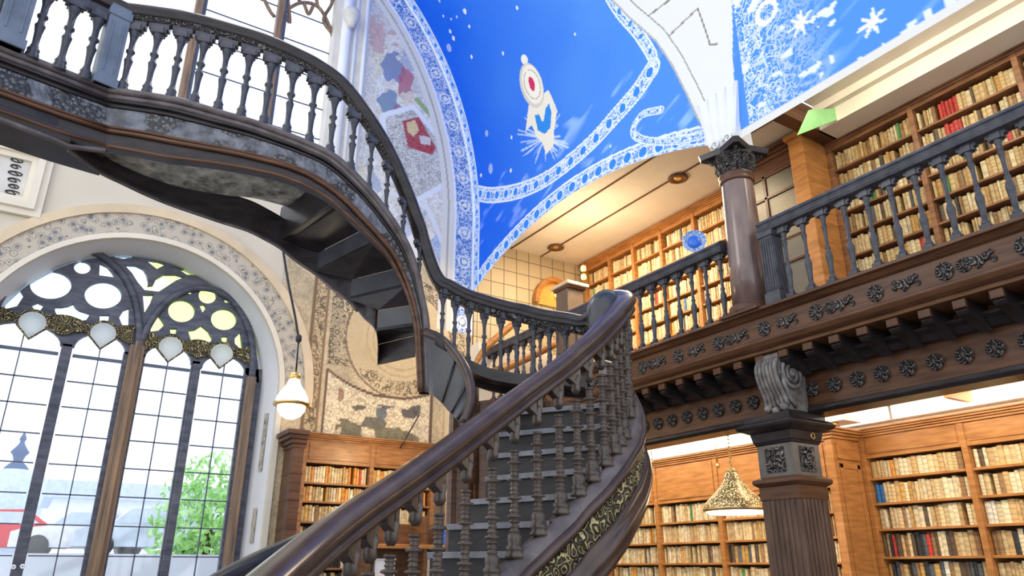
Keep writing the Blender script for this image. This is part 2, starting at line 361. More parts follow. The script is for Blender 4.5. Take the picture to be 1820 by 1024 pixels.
# ---- window wall (painted)
def build_window_wall():
    xs = np.concatenate([np.arange(-4, 2.9, .06), np.arange(2.9, 6.521, .02)]); zs = np.concatenate([np.arange(0, 3.4, .1), np.arange(3.4, 13., .025), np.arange(13, 16, .1)])
    X, Z = np.meshgrid(xs, zs, indexing='ij'); C = np.zeros(X.shape+(3,)); K = np.zeros(X.shape+(4,))
    C[:] = (.70, .62, .49); n1 = vnoise(X*2, Z*2, 3); n2 = vnoise(X*7, Z*7, 5); C *= (1-.10*n1)[..., None]
    K[..., :3] = (.10, .075, .05)
    # ochre painted field right of the window, below the upper mural
    och = (X > 2.9) & ((Z < 7.0) & (X < 5.75) | (Z < 5.7)); C[och] = (.82, .65, .41); C[och] *= (1-.30*n1[och]-.12*n2[och])[..., None]; K[och, 3] = .30
    # architectural bands right of the arch: vertical strips
    for x0, x1, c, k in ((3.42, 3.47, (.22, .14, .08), 0), (3.47, 3.66, (.60, .45, .26), .9), (3.66, 3.69, (.25, .16, .09), 0), (3.75, 3.95, (.50, .40, .26), .95)):
        m = (X > x0) & (X < x1) & (Z > 3.5) & (Z < 6.3)
        if x0 == 3.75: m &= Z > 4.75
        setc(C, m, c); K[m, 3] = k
    # big circle arcs
    ccx, ccz = 5.05, 5.35
    r = np.hypot(X-ccx, Z-ccz)
    for r0, r1, c, k in ((1.0, 1.03, (.2, .13, .08), 0), (.62, .65, (.3, .2, .12), 0), (.50, .53, (.35, .24, .14), 0)):
        m = (r > r0) & (r < r1) & (Z < 6.4) & och; setc(C, m, c)
    m = (r < .98) & och; setc(C, m, (.66, .50, .28), .6); K[m, 3] = .12
    m = (r > .72) & (r < .97) & och & (Z < 4.75); K[m, 3] = .9
    m = (r > 1.03) & (r < 1.3) & och & (Z > 4.75); K[m, 3] = .9
    # figure panel
    top = 4.72-.42*np.clip(1-((X-4.9)/1.25)**2, 0, 1)
    pan = (X > 3.80) & (X < 5.68) & (Z > 3.45) & (Z < top); edge = (X > 3.76) & (X < 5.74) & (Z > 3.4) & (Z < top+.05) & ~pan
    setc(C, edge & och, (.16, .10, .07)); setc(C, pan, (.84, .70, .48)); K[pan, 3] = .5
    inn = (X > 3.95) & (X < 5.5) & (Z > 3.55) & (Z < top-.12)
    for cx, cz, rx, rz, c in ((4.25, 3.72, .32, .14, (.13, .13, .09)), (4.6, 3.85, .22, .12, (.10, .11, .10)), (4.75, 4.05, .10, .1, (.10, .14, .18)), (5.0, 3.68, .4, .13, (.17, .16, .10)), (4.35, 4.1, .16, .05, (.09, .08, .08)), (4.85, 4.22, .20, .08, (.09, .09, .13)), (5.28, 4.1, .16, .10, (.06, .06, .08)), (5.42, 4.2, .08, .14, (.09, .08, .09)), (4.05, 4.3, .06, .12, (.35, .20, .13)), (5.3, 3.62, .2, .1, (.25, .2, .12)), (4.62, 4.28, .06, .1, (.3, .22, .1))):
        d = ((X-cx)/rx)**2+((Z-cz)/rz)**2+(n2-.5)*1.5+(vnoise(X*16, Z*16, 9)-.5)*.8
        setc(C, inn & (d < 1), c, .9)
    # ---- upper lunette mural
    pil = lambda x0, x1: (X > x0) & (X < x1)
    up = ((Z > 7.0) | (X > 5.75) & (Z > 5.7)) & (X > 3.62)
    setc(C, up, (.62, .62, .62)); K[up, 3] = 0
    mur = up & (X > 3.98) & (X < 6.1); idv, ed = cells(X*3.1+n1, Z*2.1+n2, 4)
    pal = np.array([(.72, .71, .69), (.63, .62, .60), (.70, .66, .58), (.50, .50, .52), (.66, .62, .55), (.38, .40, .46), (.74, .72, .70), (.55, .50, .47), (.12, .22, .45), (.62, .55, .40), (.42, .10, .12), (.65, .66, .66)])
    pc = pal[(idv*11.99).astype(int)]
    w = (.72, .72, .72); C[mur] = pc[mur]*.62+np.array((.98, .93, .84))*.4; K[mur, :3] = (.30, .29, .28); K[mur, 3] = .5
    low = mur & (Z < 7.6); bl = low & (idv > .4); setc(C, bl, (.10, .25, .60), .55); K[low, :3] = (.75, .77, .8)
    # colour patches near the top group and the red carpet scene
    for cx, cz, rx, rz, c in ((4.55, 11.0, .22, .35, (.12, .20, .42)), (4.85, 10.7, .15, .4, (.45, .08, .16)), (4.5, 10.2, .2, .3, (.10, .22, .40)), (4.95, 10.35, .2, .25, (.80, .70, .58)), (4.72, 10.0, .12, .2, (.30, .12, .28))):
        d = ((X-cx)/rx)**2+((Z-cz)/rz)**2+(n2-.5)*1.6; setc(C, mur & (d < 1), c, .85)
    fr = [onY(*p, YW) for p in ((680, 205), (735, 190), (812, 285), (812, 315), (735, 360), (690, 310))]; fr = [(p.x, p.z) for p in fr]
    inr = inpoly(X, Z, fr); d, _ = dline(X, Z, fr+[fr[0]]); setc(C, inr, (.66, .64, .60)); K[inr, 3] = .9
    for pl, c in ((((715, 215), (745, 208), (775, 262), (768, 275), (725, 262)), (.40, .04, .06)), (((722, 218), (738, 213), (745, 232), (735, 243), (725, 235)), (.72, .55, .28)), (((745, 240), (765, 245), (765, 258), (748, 256)), (.66, .62, .6))):
        q = [onY(*p, YW) for p in pl]; mm = inpoly(X, Z, [(p.x, p.z) for p in q]); setc(C, mm, c); K[mm, 3] = .3
    setc(C, d < .055, (.74, .76, .80)); K[d < .055, 3] = 0
    gl = [onY(*p, YW) for p in ((742, 178), (775, 215), (800, 262))]; d, _ = dline(X, Z, [(p.x, p.z) for p in gl]); setc(C, d < .06, (.30, .45, .16)); K[d < .06, 3] = .5
    g2 = [onY(*p, YW) for p in ((700, 345), (760, 370), (790, 440), (800, 500))]; d, _ = dline(X, Z, [(p.x, p.z) for p in g2]); setc(C, d < .05, (.72, .74, .78)); K[d < .05, 3] = 0
    # mouldings that follow the vault line and the blue border
    vz = 7.9+6.8*np.sqrt(np.clip(1-((X-.8)/5.7)**2, 0, 1)); 
    g = np.full(X.shape, 0.)
    th = np.linspace(0, 1.5, 60); vx = .8+5.7*np.cos(th); vzz = 7.9+6.8*np.sin(th); pts = [(6.5, 5.0)]+list(zip(vx, vzz)); dv, av = dline(X, Z, pts)
    band = up & (dv < .42); setc(C, band, (.05, .17, .50)); K[band, :3] = (.80, .84, .9); K[band, 3] = .75
    e1 = up & (((dv > .40) & (dv < .45)) | (dv < .05)); setc(C, e1, (.80, .83, .88)); K[e1, 3] = 0
    e2 = up & (dv > .45) & (dv < .72); setc(C, e2, (.72, .69, .62)); K[e2, 3] = 0
    e3 = up & (dv > .56) & (dv < .60); setc(C, e3, (.42, .40, .36))
    # medallions in the border
    ph = (av/.62) % 1-.5; rr = np.hypot(ph*.62, dv-.22); m = band & (rr < .13) & (rr > .10); setc(C, m, (.82, .82, .78)); m = band & (rr < .05); setc(C, m, (.8, .76, .62))
    # openings
    keep = np.ones((X.shape[0]-1, X.shape[1]-1), bool); xc = (X[1:, 1:]+X[:-1, :-1])/2; zc = (Z[1:, 1:]+Z[:-1, :-1])/2
    keep &= ~((abs(xc-WCX) < 2.12) & (zc < 4.2) & (zc > .5)); keep &= ~((np.hypot(xc-WCX, zc-4.2) < 2.12) & (zc >= 4.2))
    keep &= ~((xc > -2.3) & (xc < 3.3) & (zc > 7.75) & (zc < 15))
    keep &= ~(zc > 7.9+6.8*np.sqrt(np.clip(1-((xc-.8)/5.75)**2, 0, 1))+.05)
    o = grid_mesh('wall_back', X, np.full(X.shape, YW), Z, (C, K), keep, painted('painted_window_wall', 5., 13., .7, .02))
    tag(o, 'painted end wall with ochre figures, pale mural lunette and two window openings', 'wall', kind='structure')
build_window_wall()
# ---- blue vault
VC, VW, VZ, VR = .8, 5.7, 7.9, 6.8
def vx_of(z): return 6.5 if z <= VZ else VC+VW*math.sqrt(max(0, 1-((z-VZ)/VR)**2))
def onV(px, py):
    d = ray(px, py); lo, hi = 3., 30.; t = 1.
    z = 8.
    for _ in range(60):
        X = vx_of(min(z, VZ+VR*.999)); t = X/d[0]; z = z*.5+(CZ+d[2]*t)*.5
    return (d[1]*t, z)
def zedge(y):
    y = np.asarray(y, float); a = 6.55+.72*np.sin(PI*np.clip((y-5.3)/(11.6-5.3), 0, 1))**.8; return np.where(y > 5.3, a, 6.5)
def build_vault():
    ys = np.concatenate([np.arange(-6, .6, .2), np.arange(.6, 4.5, .025), np.arange(4.5, 11.61, .015)]); ss = np.concatenate([np.linspace(0, 1, 60)[:-1], 1+np.linspace(0, .95, 330)[:-1], 1.95+np.linspace(0, .95, 60)])
    Y, S = np.meshgrid(ys, ss, indexing='ij'); ze = zedge(Y); th = np.clip(S-1, 0, 9)
    X = np.where(S < 1, 6.5, VC+VW*np.cos(th)); Z = np.where(S < 1, ze+(VZ-ze)*S, VZ+VR*np.sin(th))
    W = VZ+th*6.3; A = np.where(S < 1, Z, W)      # unrolled height
    def un(p):                                    # pixel -> unrolled coords on the vault
        y, z = onV(*p); return (y, z if z < VZ else VZ+math.asin(min(1, (z-VZ)/VR))*6.3)
    C = np.zeros(X.shape+(3,)); K = np.zeros(X.shape+(4,)); K[..., :3] = (.85, .90, .97)
    n = vnoise(Y*1.1, A*1.1, 2); n2 = vnoise(Y*5, A*5, 8); n3 = vnoise(Y*17+A*5, A*17-Y*5, 12)
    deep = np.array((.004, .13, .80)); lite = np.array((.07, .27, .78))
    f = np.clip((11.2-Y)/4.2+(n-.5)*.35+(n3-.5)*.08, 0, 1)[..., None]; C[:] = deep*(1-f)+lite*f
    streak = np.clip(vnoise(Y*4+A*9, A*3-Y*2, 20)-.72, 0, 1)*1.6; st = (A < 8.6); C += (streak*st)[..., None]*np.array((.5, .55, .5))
    def band(P, w, edge=.035, ring=.34, fill=None):
        d, a = dline(Y, A, P); m = d < w; setc(C, m, (.10, .30, .80)) if fill is None else setc(C, m, fill)
        K[m, 3] = .85; e = m & (d > w-edge); C[e] = (.80, .86, .93); K[e, 3] = 0
        e = m & (d > w-2.6*edge) & (d < w-2.1*edge); C[e] = (.7, .8, .92)
        ph = (a/ring) % 1-.5; rr = np.hypot(ph*ring, d); r0 = (w-1.3*edge)
        q = m & (rr < r0*.72); C[q] = (.03, .24, .86); K[q, 3] = 0; q = m & (rr < r0*.86) & (rr >= r0*.72); C[q] = (.80, .87, .95)
        return m
    # edge bands (follow the arch) : distance above the arch edge
    bay1 = Y > 5.3
    yy = np.linspace(5.3, 11.6, 60); P = [(y, float(zedge(y))+.13) for y in yy]; band(P, .16)
    m2 = [un(p) for p in ((846, 343), (875, 347), (920, 340), (965, 322), (1010, 290), (1055, 250), (1095, 205), (1130, 165), (1160, 120))]
    band(smooth2(m2), .15)
    m3 = [un(p) for p in ((1262, 236), (1205, 250), (1150, 250), (1125, 235), (1140, 205), (1175, 195))]
    band(smooth2(m3), .06, .02, .2)
    m4 = [un(p) for p in ((1075, -20), (1100, 20), (1135, 60), (1160, 100))]; band(smooth2(m4), .10, .03)
    # corner groin band on the vault side of the window wall
    band([(11.5, 6.6), (11.5, 16)], .11, .03, .3)
    # stars
    for px, py, r in ((826, 20, .07), (788, 28, .035), (802, 34, .03), (812, 30, .03), (800, 56, .05), (834, 47, .045), (806, 68, .06), (798, 85, .11), (919, 14, .045), (894, 95, .045), (1022, 61, .035), (838, 101, .05), (865, 237, .08), (909, 244, .045), (781, 2, .03), (908, 303, .05), (872, 300, .12), (855, 312, .05), (1085, 260, .03)):
        y, a = un((px, py)); m = (np.hypot((Y-y)*1.2, A-a) < r*.8); setc(C, m, (.82, .85, .9), .92 if r < .08 else .45)
    # flying shield-like figure
    def pg(P, c, a=1.):
        m = inpoly(Y, A, [un(p) for p in P]); setc(C, m, c, a); return m
    def el(cx, cy, rx, ry, rot=-.25): 
        return [(cx+rx*math.cos(t)*math.cos(rot)-ry*math.sin(t)*math.sin(rot), cy+rx*math.cos(t)*math.sin(rot)+ry*math.sin(t)*math.cos(rot)) for t in np.linspace(0, 2*PI, 26)[:-1]]
    for k in range(46):
        a = R.uniform(0, 2*PI); l = R.uniform(25, 52); x0, y0 = 968, 268; q = [un((x0+math.cos(a)*l*t, y0-22+math.sin(a)*l*t)) for t in (.15, 1)]
        d, _ = dline(Y, A, q); setc(C, d < .012, (.7, .82, .95), .6)
    cr = (.86, .80, .66)
    pg(el(932, 106, 6, 9), (.88, .85, .74)); pg([(960, 245), (985, 238), (984, 258), (971, 275)], cr)
    pg([(940, 185), (975, 160), (990, 195), (984, 238), (972, 252), (955, 246), (945, 222), (934, 234), (938, 200)], cr)
    pg([(983, 185), (992, 200), (983, 200)], (.80, .74, .66)); pg(el(945, 152, 20, 41), (.66, .62, .54)); pg(el(946, 150, 17, 36), (.90, .84, .70)); pg(el(946, 150, 14, 27), (.25, .22, .18)); pg(el(946, 150, 13, 26), (.90, .86, .72)); pg(el(945, 149, 5, 13), (.65, .02, .12))
    pg([(950, 205), (958, 203), (963, 215), (966, 216), (970, 192), (976, 184), (980, 200), (978, 228), (968, 238), (956, 232)], (.02, .25, .75))
    # white fan above the column capital
    fl = [un(p) for p in ((1262, 240), (1240, 215), (1220, 170), (1195, 120), (1165, 75), (1120, 35), (1075, -10))]; fr = [un(p) for p in ((1300, -10), (1302, 100), (1308, 180), (1318, 238))]
    fan = fl+fr; topA = max(p[1] for p in fan); fan = fl+[(fl[-1][0]+.8, fl[-1][1]+1.5), (fl[-1][0]+2.5, 20), (fr[0][0], 20)]+fr
    m = inpoly(Y, A, fan); C[m] = (.80, .80, .79); K[m, 3] = 0; d, _ = dline(Y, A, fl); setc(C, m & (d > .20) & (d < .22), (.35, .34, .33)); setc(C, m & (d < .03), (.45, .45, .46))
    ln = m & (d > .22)
    for P in (((1150, 30), (1190, 0)), ((1172, 80), (1240, 15)), ((1240, 15), (1262, 80)), ((1262, 80), (1275, 78))):
        dd, _ = dline(Y, A, [un(p) for p in P]); setc(C, ln & (dd < .012), (.25, .22, .18))
    # bay towards the camera: thick white scroll ornament
    b2 = (Y < 4.85); 
    C[b2] = C[b2]*.75+np.array((.10, .35, .85))*.25; dn = np.clip((Y-4.2)/.65, 0, 1); K[b2, 3] = np.clip((Y[b2]-3.6)/1.2, 0, .8)
    q = b2 & (vnoise(Y*5, A*5, 31)+.5*vnoise(Y*13, A*13, 32) > 1.12) & (Y > 3.2); setc(C, q, (.86, .90, .95), .9)
    dd, _ = dline(Y, A, [un((1600, 85)), un((1690, 30)), un((1750, -10))]); q = (dd < .22) & (vnoise(Y*11, A*9, 41) > .56); setc(C, q, (.86, .9, .95), .9)
    y, a = un((1362, 22)); rr = np.hypot(Y-y, A-a); q = (rr < .17) & (rr > .10); setc(C, q, (.88, .92, .96))
    for P in ((1422, 42), (1550, 40)):
        y, a = un(P); rr = np.hypot(Y-y, A-a)*(1+.5*np.sin(7*np.arctan2(Y-y, A-a))); setc(C, rr < .09, (.88, .92, .96))
    q = (Y < 5.3) & (S < 1) & (A-zedge(Y) < .10); C[q] = (.80, .78, .72); K[q, 3] = 0
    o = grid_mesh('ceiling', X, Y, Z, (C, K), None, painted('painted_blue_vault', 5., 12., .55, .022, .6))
    tag(o, 'curved bright blue vault painted with white scroll bands and stars', 'ceiling', kind='structure')
def smooth2(P): return [(p.x, p.y) for p in smooth([(a, b, 0) for a, b in P], 6)]
build_vault()
exec_later = []
# ---- other shell pieces
struct('floor', MB().box((-6, -3, -.1), (12, 13, 0)), STEPW, 'dark stone library floor far below the picture', 'floor')
def arch_pts(cx, z0, r, n=40, rz=None): return [(cx+r*math.cos(a), z0+(rz or r)*math.sin(a)) for a in np.linspace(0, PI, n)]
# window reveal (splayed plaster tunnel)
def reveal():
    m = MB(); A = [(WCX+2.12, .5)]+arch_pts(WCX, 4.2, 2.12)+[(WCX-2.12, .5)]; B = [(WCX+1.92, .5)]+arch_pts(WCX, 4.3, 1.92)+[(WCX-1.92, .5)]
    m.loft([(x, YW, z) for x, z in A], [(x, GY+.1, z) for x, z in B]); m.sm = [True]*len(m.sm)
    return m
struct('trim_1', reveal(), WHITEP, 'smooth white plaster reveal around the arched window', 'window reveal')
def ring(r0, r1, y0, y1, z0=4.2, zb=.5):
    a = [(WCX+r1, zb)]+arch_pts(WCX, z0, r1)+[(WCX-r1, zb)]; b = [(WCX+r0, zb)]+arch_pts(WCX, z0, r0)+[(WCX-r0, zb)]
    n = len(a); m = MB()
    vs = [(x, y1, z) for x, z in a]+[(x, y1, z) for x, z in b]+[(x, y0, z) for x, z in a]+[(x, y0, z) for x, z in b]
    fs = []
    for i in range(n-1): fs += [(i, i+1, n+i+1, n+i), (i, 2*n+i, 2*n+i+1, i+1), (n+i, n+i+1, 3*n+i+1, 3*n+i)]
    return m.add(vs, fs)
struct('trim_2', ring(2.08, 2.16, YW+.05, YW-.05), CREAM, 'thin cream bead along the edge of the window arch', 'arch moulding')
struct('trim_3', ring(2.17, 2.48, YW+.02, YW-.03, 4.2, 4.0), CARVS, 'wide arch band carved with grey medallions round the window', 'carved arch band')
struct('trim_4', ring(2.48, 2.62, YW+.02, YW-.07, 4.2, 4.0), OCHRE, 'outer brown moulding over the carved window arch', 'arch moulding')
# inscriptions down the white jamb
def jamb_panel(z0, z1, x=2.96):
    m = MB(); x0 = WCX+2.12; 
    a, b = .42, .58
    def P(s, z): return (WCX+2.12-.2*s-.004, YW+.6*s-.004, z)
    m.add([P(a, z0), P(b, z0), P(b, z1), P(a, z1)], [(0, 1, 2, 3)]); return m
jp = [(1.95, 2.45), (3.0, 3.9)]
for (a, b), w in zip(jp, ('lower', 'upper')):
    tag(jamb_panel(a, b).build('inscribed_strip', CARVS), f'{w} grey patterned strip inset in the white window jamb', 'decorative strip')
# ---- window_1 : frame with tracery
win = empty('window_1', (WCX, GY, .5), 'large arched leaded window with round tracery holes above four lights', 'window', kind='structure')
def W(P): return [(lambda v: (v.x, v.z))(onY(*p, GY)) for p in P]
holes = [ell(90, 508, 37, 25), ell(183, 526, 33, 24), ell(146, 477, 15, 11.5), ell(322, 554, 24, 20), ell(368, 527, 16, 14), ell(397, 569, 23, 19),
 [(77, 467), (122, 457), (109, 476)], [(177, 469), (190, 475), (198, 484), (205, 495), (176, 491)], [(6, 552), (23, 509), (30, 509), (42, 528), (30, 546)], [(55, 544), (67, 539), (78, 544), (72, 553), (61, 552)],
 [(97, 547), (109, 547), (121, 545), (130, 541), (134, 548), (141, 553), (160, 559), (153, 570), (138, 573), (125, 573), (112, 570), (103, 565), (98, 556)], [(176, 561), (194, 561), (192, 573), (177, 572)],
 [(229, 549), (228, 584), (216, 578), (211, 566), (219, 553)], [(194, 453), (219, 453.5), (239, 459), (219, 462), (206, 460)], [(257, 463), (281, 466), (295, 471), (278, 480)], [(312, 477), (334, 482), (350, 491), (331, 490)],
 [(220, 472), (241, 473), (254, 479), (260, 489), (263, 503), (262, 509), (272, 508), (277, 497), (291, 489), (312, 489), (328, 494), (312, 500), (300, 508), (281, 520), (256, 517), (244, 503), (234, 487)],
 [(253, 525), (272, 525), (266, 541), (256, 557)], [(317, 519), (329, 515), (341, 514), (339, 525)], [(278, 559), (285, 567), (292, 578), (281, 589), (267, 591), (267, 582)],
 [(333, 589), (347, 587), (358, 580), (370, 590), (377, 603), (370, 612), (353, 614), (339, 608)], [(301, 585), (314, 585), (312, 595), (302, 594)], [(392, 599), (404, 599), (403, 609), (393, 609)],
 [(427, 592), (431, 626), (416, 612), (416, 603)], [(398, 530), (412, 541), (398, 539)], [(353, 544), (362, 542), (366, 547), (359, 557)]]
holes = [W(h) for h in holes]
lights = [(-.96, -.03, 4.62), (.15, .82, 4.62), (1.10, 1.76, 4.60), (1.93, 2.60, 4.55)]
zb_ = 4.42
bot = [(WCX+1.9, zb_)]; arcs = [(WCX-1.9, zb_)]
for x0, x1, z in lights:
    c = (x0+x1)/2; r = (x1-x0)/2
    arcs += [(max(c+r*math.cos(a), WCX-1.9), z+.26*math.sin(a)) for a in np.linspace(PI, 0, 14)]
arcs.append((WCX+1.9, zb_))
out = arcs+[p for p in arch_pts(WCX, 4.3, 1.9, 60) if p[1] > zb_+.02]
HM = [[(c.x+.15*math.cos(a), c.z+.02+.15*math.sin(a)) for a in np.linspace(0, 2*PI, 21)[:-1]] for c in [onY(*p, GY) for p in ((57, 577), (183, 596), (303, 620), (394, 632))]]
tf = curve_plate('tracery_frame', [out]+holes+HM, .10, FRAMEW, XZ(GY), win, .006)
for (a0, a1) in ((WCX-1.95, -.94), (-.01, .13), (.80, 1.10), (1.77, 1.90), (2.58, WCX+1.93)): MB().box((a0, GY-.05, .5), (a1, GY+.05, 4.66)).build('post', FRAMEW, win, .01)
MB().box((WCX-1.95, GY-.1, .3), (WCX+1.93, GY+.1, .62)).build('sill', STONE, win)
MB().box((.86, GY-.18, .5), (1.06, GY+.12, 4.75)).box((.92, GY-.24, .5), (1.0, GY-.17, 4.8)).build('mullion', MULLW, win, .015)
MB().box((-.01, GY-.12, .5), (.13, GY+.08, 4.6)).build('mullion', FRAMEW, win, .015)
MB().box((1.79, GY-.12, .5), (1.9, GY+.08, 4.6)).build('mullion', FRAMEW, win, .015)
MB().box((2.62, GY-.16, .5), (2.76, GY+.08, 4.5)).build('side_post', MULLW, win, .015)
# arched ribs of the two halves
def ribarch(cx, r, z0, rz, w): 
    P = [Vector((cx+r*math.cos(a), GY-.08, z0+rz*math.sin(a)**.9)) for a in np.linspace(0, PI, 36)]; return MB().tube(P, w, 8)
ribarch(.02, .96, 4.5, 1.62, .055).build('arch_rib', FRAMEW, win); ribarch(1.84, .86, 4.45, 1.42, .055).build('arch_rib', FRAMEW, win)
for i, (x0, x1, z) in enumerate(lights):
    m = MB(); xm = (x0+x1)/2; m.box((xm-.008, GY-.02, .6), (xm+.008, GY+.02, z+.2))
    for zz in (.95, 1.35, 1.75, 2.15, 2.55, 2.95, 3.35, 3.75, 4.12): m.box((x0, GY-.02, zz-.008), (x1, GY+.02, zz+.008))
    m.box((x0, GY-.03, 4.5-.02), (x1, GY+.03, 4.5+.02)); gb_ = m.build('glazing_bar', LEAD, win)
    MB().box((x0-.02, GY-.004, .58), (x1+.02, GY+.004, z+.3)).build('glass_pane', GLASS, gb_)
    c = onY(*((57, 577), (183, 596), (303, 620), (394, 632))[i], GY-.14)
    P = [(c.x+.17*math.cos(a), c.z+.16*math.sin(a)+.03) for a in np.linspace(-.35, PI+.35, 14)]+[(c.x, c.z-.19)]
    md = curve_plate('medallion', [P], .05, GLASSM, XZ(GY-.12), win, .01)
    c2 = curve_plate('medallion_rim', [[(c.x+(x-c.x)*1.22, c.z+(z_-c.z)*1.2+.01) for x, z_ in P], P], .04, CARVG, XZ(GY-.1), md)
# gilded band above the lights
for x0, x1, zc in ((-.97, .88, 4.93), (1.04, 2.64, 4.86)):
    n = 24; top = [(lerp(x0, x1, t/n), zc+.09+.05*math.cos(t/n*4*PI)) for t in range(n+1)]; bot = [(lerp(x0, x1, t/n), zc-.07+.12*abs(math.sin(t/n*2*PI))-.10) for t in range(n+1)]
    curve_plate('gilded_band', [top+bot[::-1]]+HM, .03, CARVG, XZ(GY-.075), win)
MB().box((WCX-1.85, GY+.03, 4.9), (.85, GY+.036, 6.2)).build('tinted_pane', GLASSB, win)
MB().box((.95, GY+.03, 4.9), (WCX+1.85, GY+.036, 6.2)).build('tinted_pane', GLASSG, win)
tag(MB().tube([Vector(onY(24+3*math.cos(a), 1008+3*math.sin(a), GY-.2)) for a in np.linspace(0, 2*PI, 12)], .012).tube([Vector(onY(40+3*math.cos(a), 1007+3*math.sin(a), GY-.2)) for a in np.linspace(0, 2*PI, 12)], .012).build('window_latch', WHITEC, win))
# ---- window_2 above, behind the balcony
w2 = empty('window_2', (.5, YW+.3, 7.75), 'tall upper window with tan posts and scrolling tracery, behind the balcony', 'window', kind='structure')
y2 = YW+.25
for px in (338, 490, 604):
    p = onY(px, 100, YW+.1); w = .13
    MB().box((p.x-w/2, y2-.12, 7.7), (p.x+w/2, y2+.05, 15)).build('window_post', MULLW, w2, .015); MB().box((p.x+w/2, y2-.06, 7.7), (p.x+w/2+.06, y2+.02, 15)).build('post_edge', LEAD, w2)
MB().box((-2.3, y2-.1, 7.7), (3.3, y2+.1, 7.85)).build('window_sill', STONE, w2)
m = MB()
for z in (8.4, 9.05, 9.7, 10.35, 11.0, 11.65, 12.3, 12.95): m.box((.9, y2-.01, z-.009), (3.3, y2+.01, z+.009))
m.build('glazing_bar', LEAD, w2); MB().box((-2.3, y2+.02, 7.7), (3.3, y2+.026, 15)).build('glass_pane', GLASS, w2)
m = MB()
def pxp(P, y): return [onY(a, b, y) for a, b in P]
for P in (((505, 20), (535, 5), (565, 12), (585, 45), (592, 70)), ((505, 20), (515, 40), (512, 0)), ((565, 12), (560, -10), (552, -30)), ((535, 5), (520, -15), (500, -40)), ((590, 60), (575, 35), (590, 5), (585, -20)), ((470, 0), (480, 20), (488, 30)), ((540, 5), (548, 25), (556, 12))):
    m.tube(smooth(pxp(P, y2-.03), 5), .035, 6)
m.build('scroll_tracery', MULLW, w2)
# pier with engaged shafts between upper window and mural
pr = MB(); 
pr.box((3.3, YW-.02, 6.9), (3.98, YW+.3, 15)); struct('trim_5', pr, STONE, 'pale stone pier between the upper window and the mural', 'pier')
s_ = MB(); s_.lathe([(.10, 6.9), (.10, 15)], (3.50, YW-.07, 0), 14); s_.lathe([(.045, 6.9), (.045, 15)], (3.90, YW-.04, 0), 8); s_.lathe([(.04, 6.9), (.04, 15)], (3.70, YW-.03, 0), 8)
struct('trim_6', s_, WHITEP, 'slim white engaged shafts running up the stone pier', 'engaged shaft')
g = onY(625, 30, YW-.25)
gl = empty('globe_finial', g, 'white carved stone globe on the pier beside the upper window', 'finial')
MB().lathe([(.02, -.24), (.07, -.22), (.09, -.15), (.15, -.05), (.17, .05), (.14, .14), (.08, .19), (.01, .2)], g, 18).build('globe', STONE, gl)
MB().box((g.x-.03, g.y, g.z-.2), (g.x+.03, YW, g.z-.14)).build('bracket', WHITEC, gl)
# script plaque on the wall below the balcony
pq = empty('wall_plaque', (-.95, YW-.06, 6.4), 'cream framed plaque with a column of dark painted glyphs', 'plaque')
q = W2 = [onY(*p, YW-.03) for p in ((-60, 245), (78, 262), (60, 375), (-60, 345))]
x0, x1, z0, z1 = -1.9, -.62, 6.25, 7.35
for k, (e, y) in enumerate(((.0, .05), (.09, .09), (.17, .05))):
    curve_plate('frame_moulding', [[(x0+e, z0+e), (x1-e, z0+e), (x1-e, z1-e), (x0+e, z1-e)], [(x0+e+.09, z0+e+.09), (x1-e-.09, z0+e+.09), (x1-e-.09, z1-e-.09), (x0+e+.09, z1-e-.09)]], .06+.04*(k == 1), CREAM, XZ(YW-y), pq, .012)
MB().box((x0+.2, YW-.02, z0+.2), (x1-.2, YW-.005, z1-.2)).build('panel', STONE, pq)
m = MB()
for k, (a, b) in enumerate(((30, 272), (30, 285), (28, 296), (27, 308), (25, 320), (24, 331), (22, 342), (20, 350))):
    c = onY(a, b, YW-.03); w = .085-.012*(k % 3)
    m.tube([Vector((c.x+w*math.cos(t), YW-.03, c.z+.028*math.sin(t))) for t in np.linspace(0, 5.2+(k % 2), 12)], .008, 5); m.tube([Vector((c.x-w, YW-.03, c.z)), Vector((c.x-w*.2, YW-.03, c.z+.02)), Vector((c.x+w*.5, YW-.03, c.z-.015))], .007, 5)
m.build('glyphs', BLACK, pq)
# ---- gallery shell
struct('wall_gallery_end', MB().box((6.5, YW, 0), (9.6, YW+.2, 8)), TILE, 'cream square-tiled end wall of the upper gallery', 'tiled wall')
struct('wall_right', MB().box((9.5, -1, 0), (9.7, 11.8, 8.2)), CREAM, 'cream wall behind the right-hand bookcases', 'wall')
gc = MB().box((6.52, 5.25, 7.72), (9.5, 11.6, 7.8)).box((6.52, -1, 7.8), (9.5, 5.2, 7.88))
struct('trim_7', gc, CREAM, 'cream panelled ceiling of the upper gallery', 'gallery ceiling')
m = MB()
for x in (7.35, 8.1): m.box((x, 5.3, 7.70), (x+.025, 11.6, 7.735))
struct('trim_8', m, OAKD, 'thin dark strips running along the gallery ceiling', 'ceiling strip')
m = MB()
struct('trim_9', MB().box((8.55, -1, 7.45), (9.5, 5.25, 7.8)).box((8.45, -1, 7.68), (8.6, 5.25, 7.8)), CREAM, 'deep cream cornice above the upper bookcases', 'cornice')
struct('trim_10', MB().box((6.6, 5.22, 7.45), (9.5, 5.42, 7.8)), BROWN, 'brown cross beam between the two gallery ceilings', 'ceiling beam')
p = onX(1470, 215, 8.4)
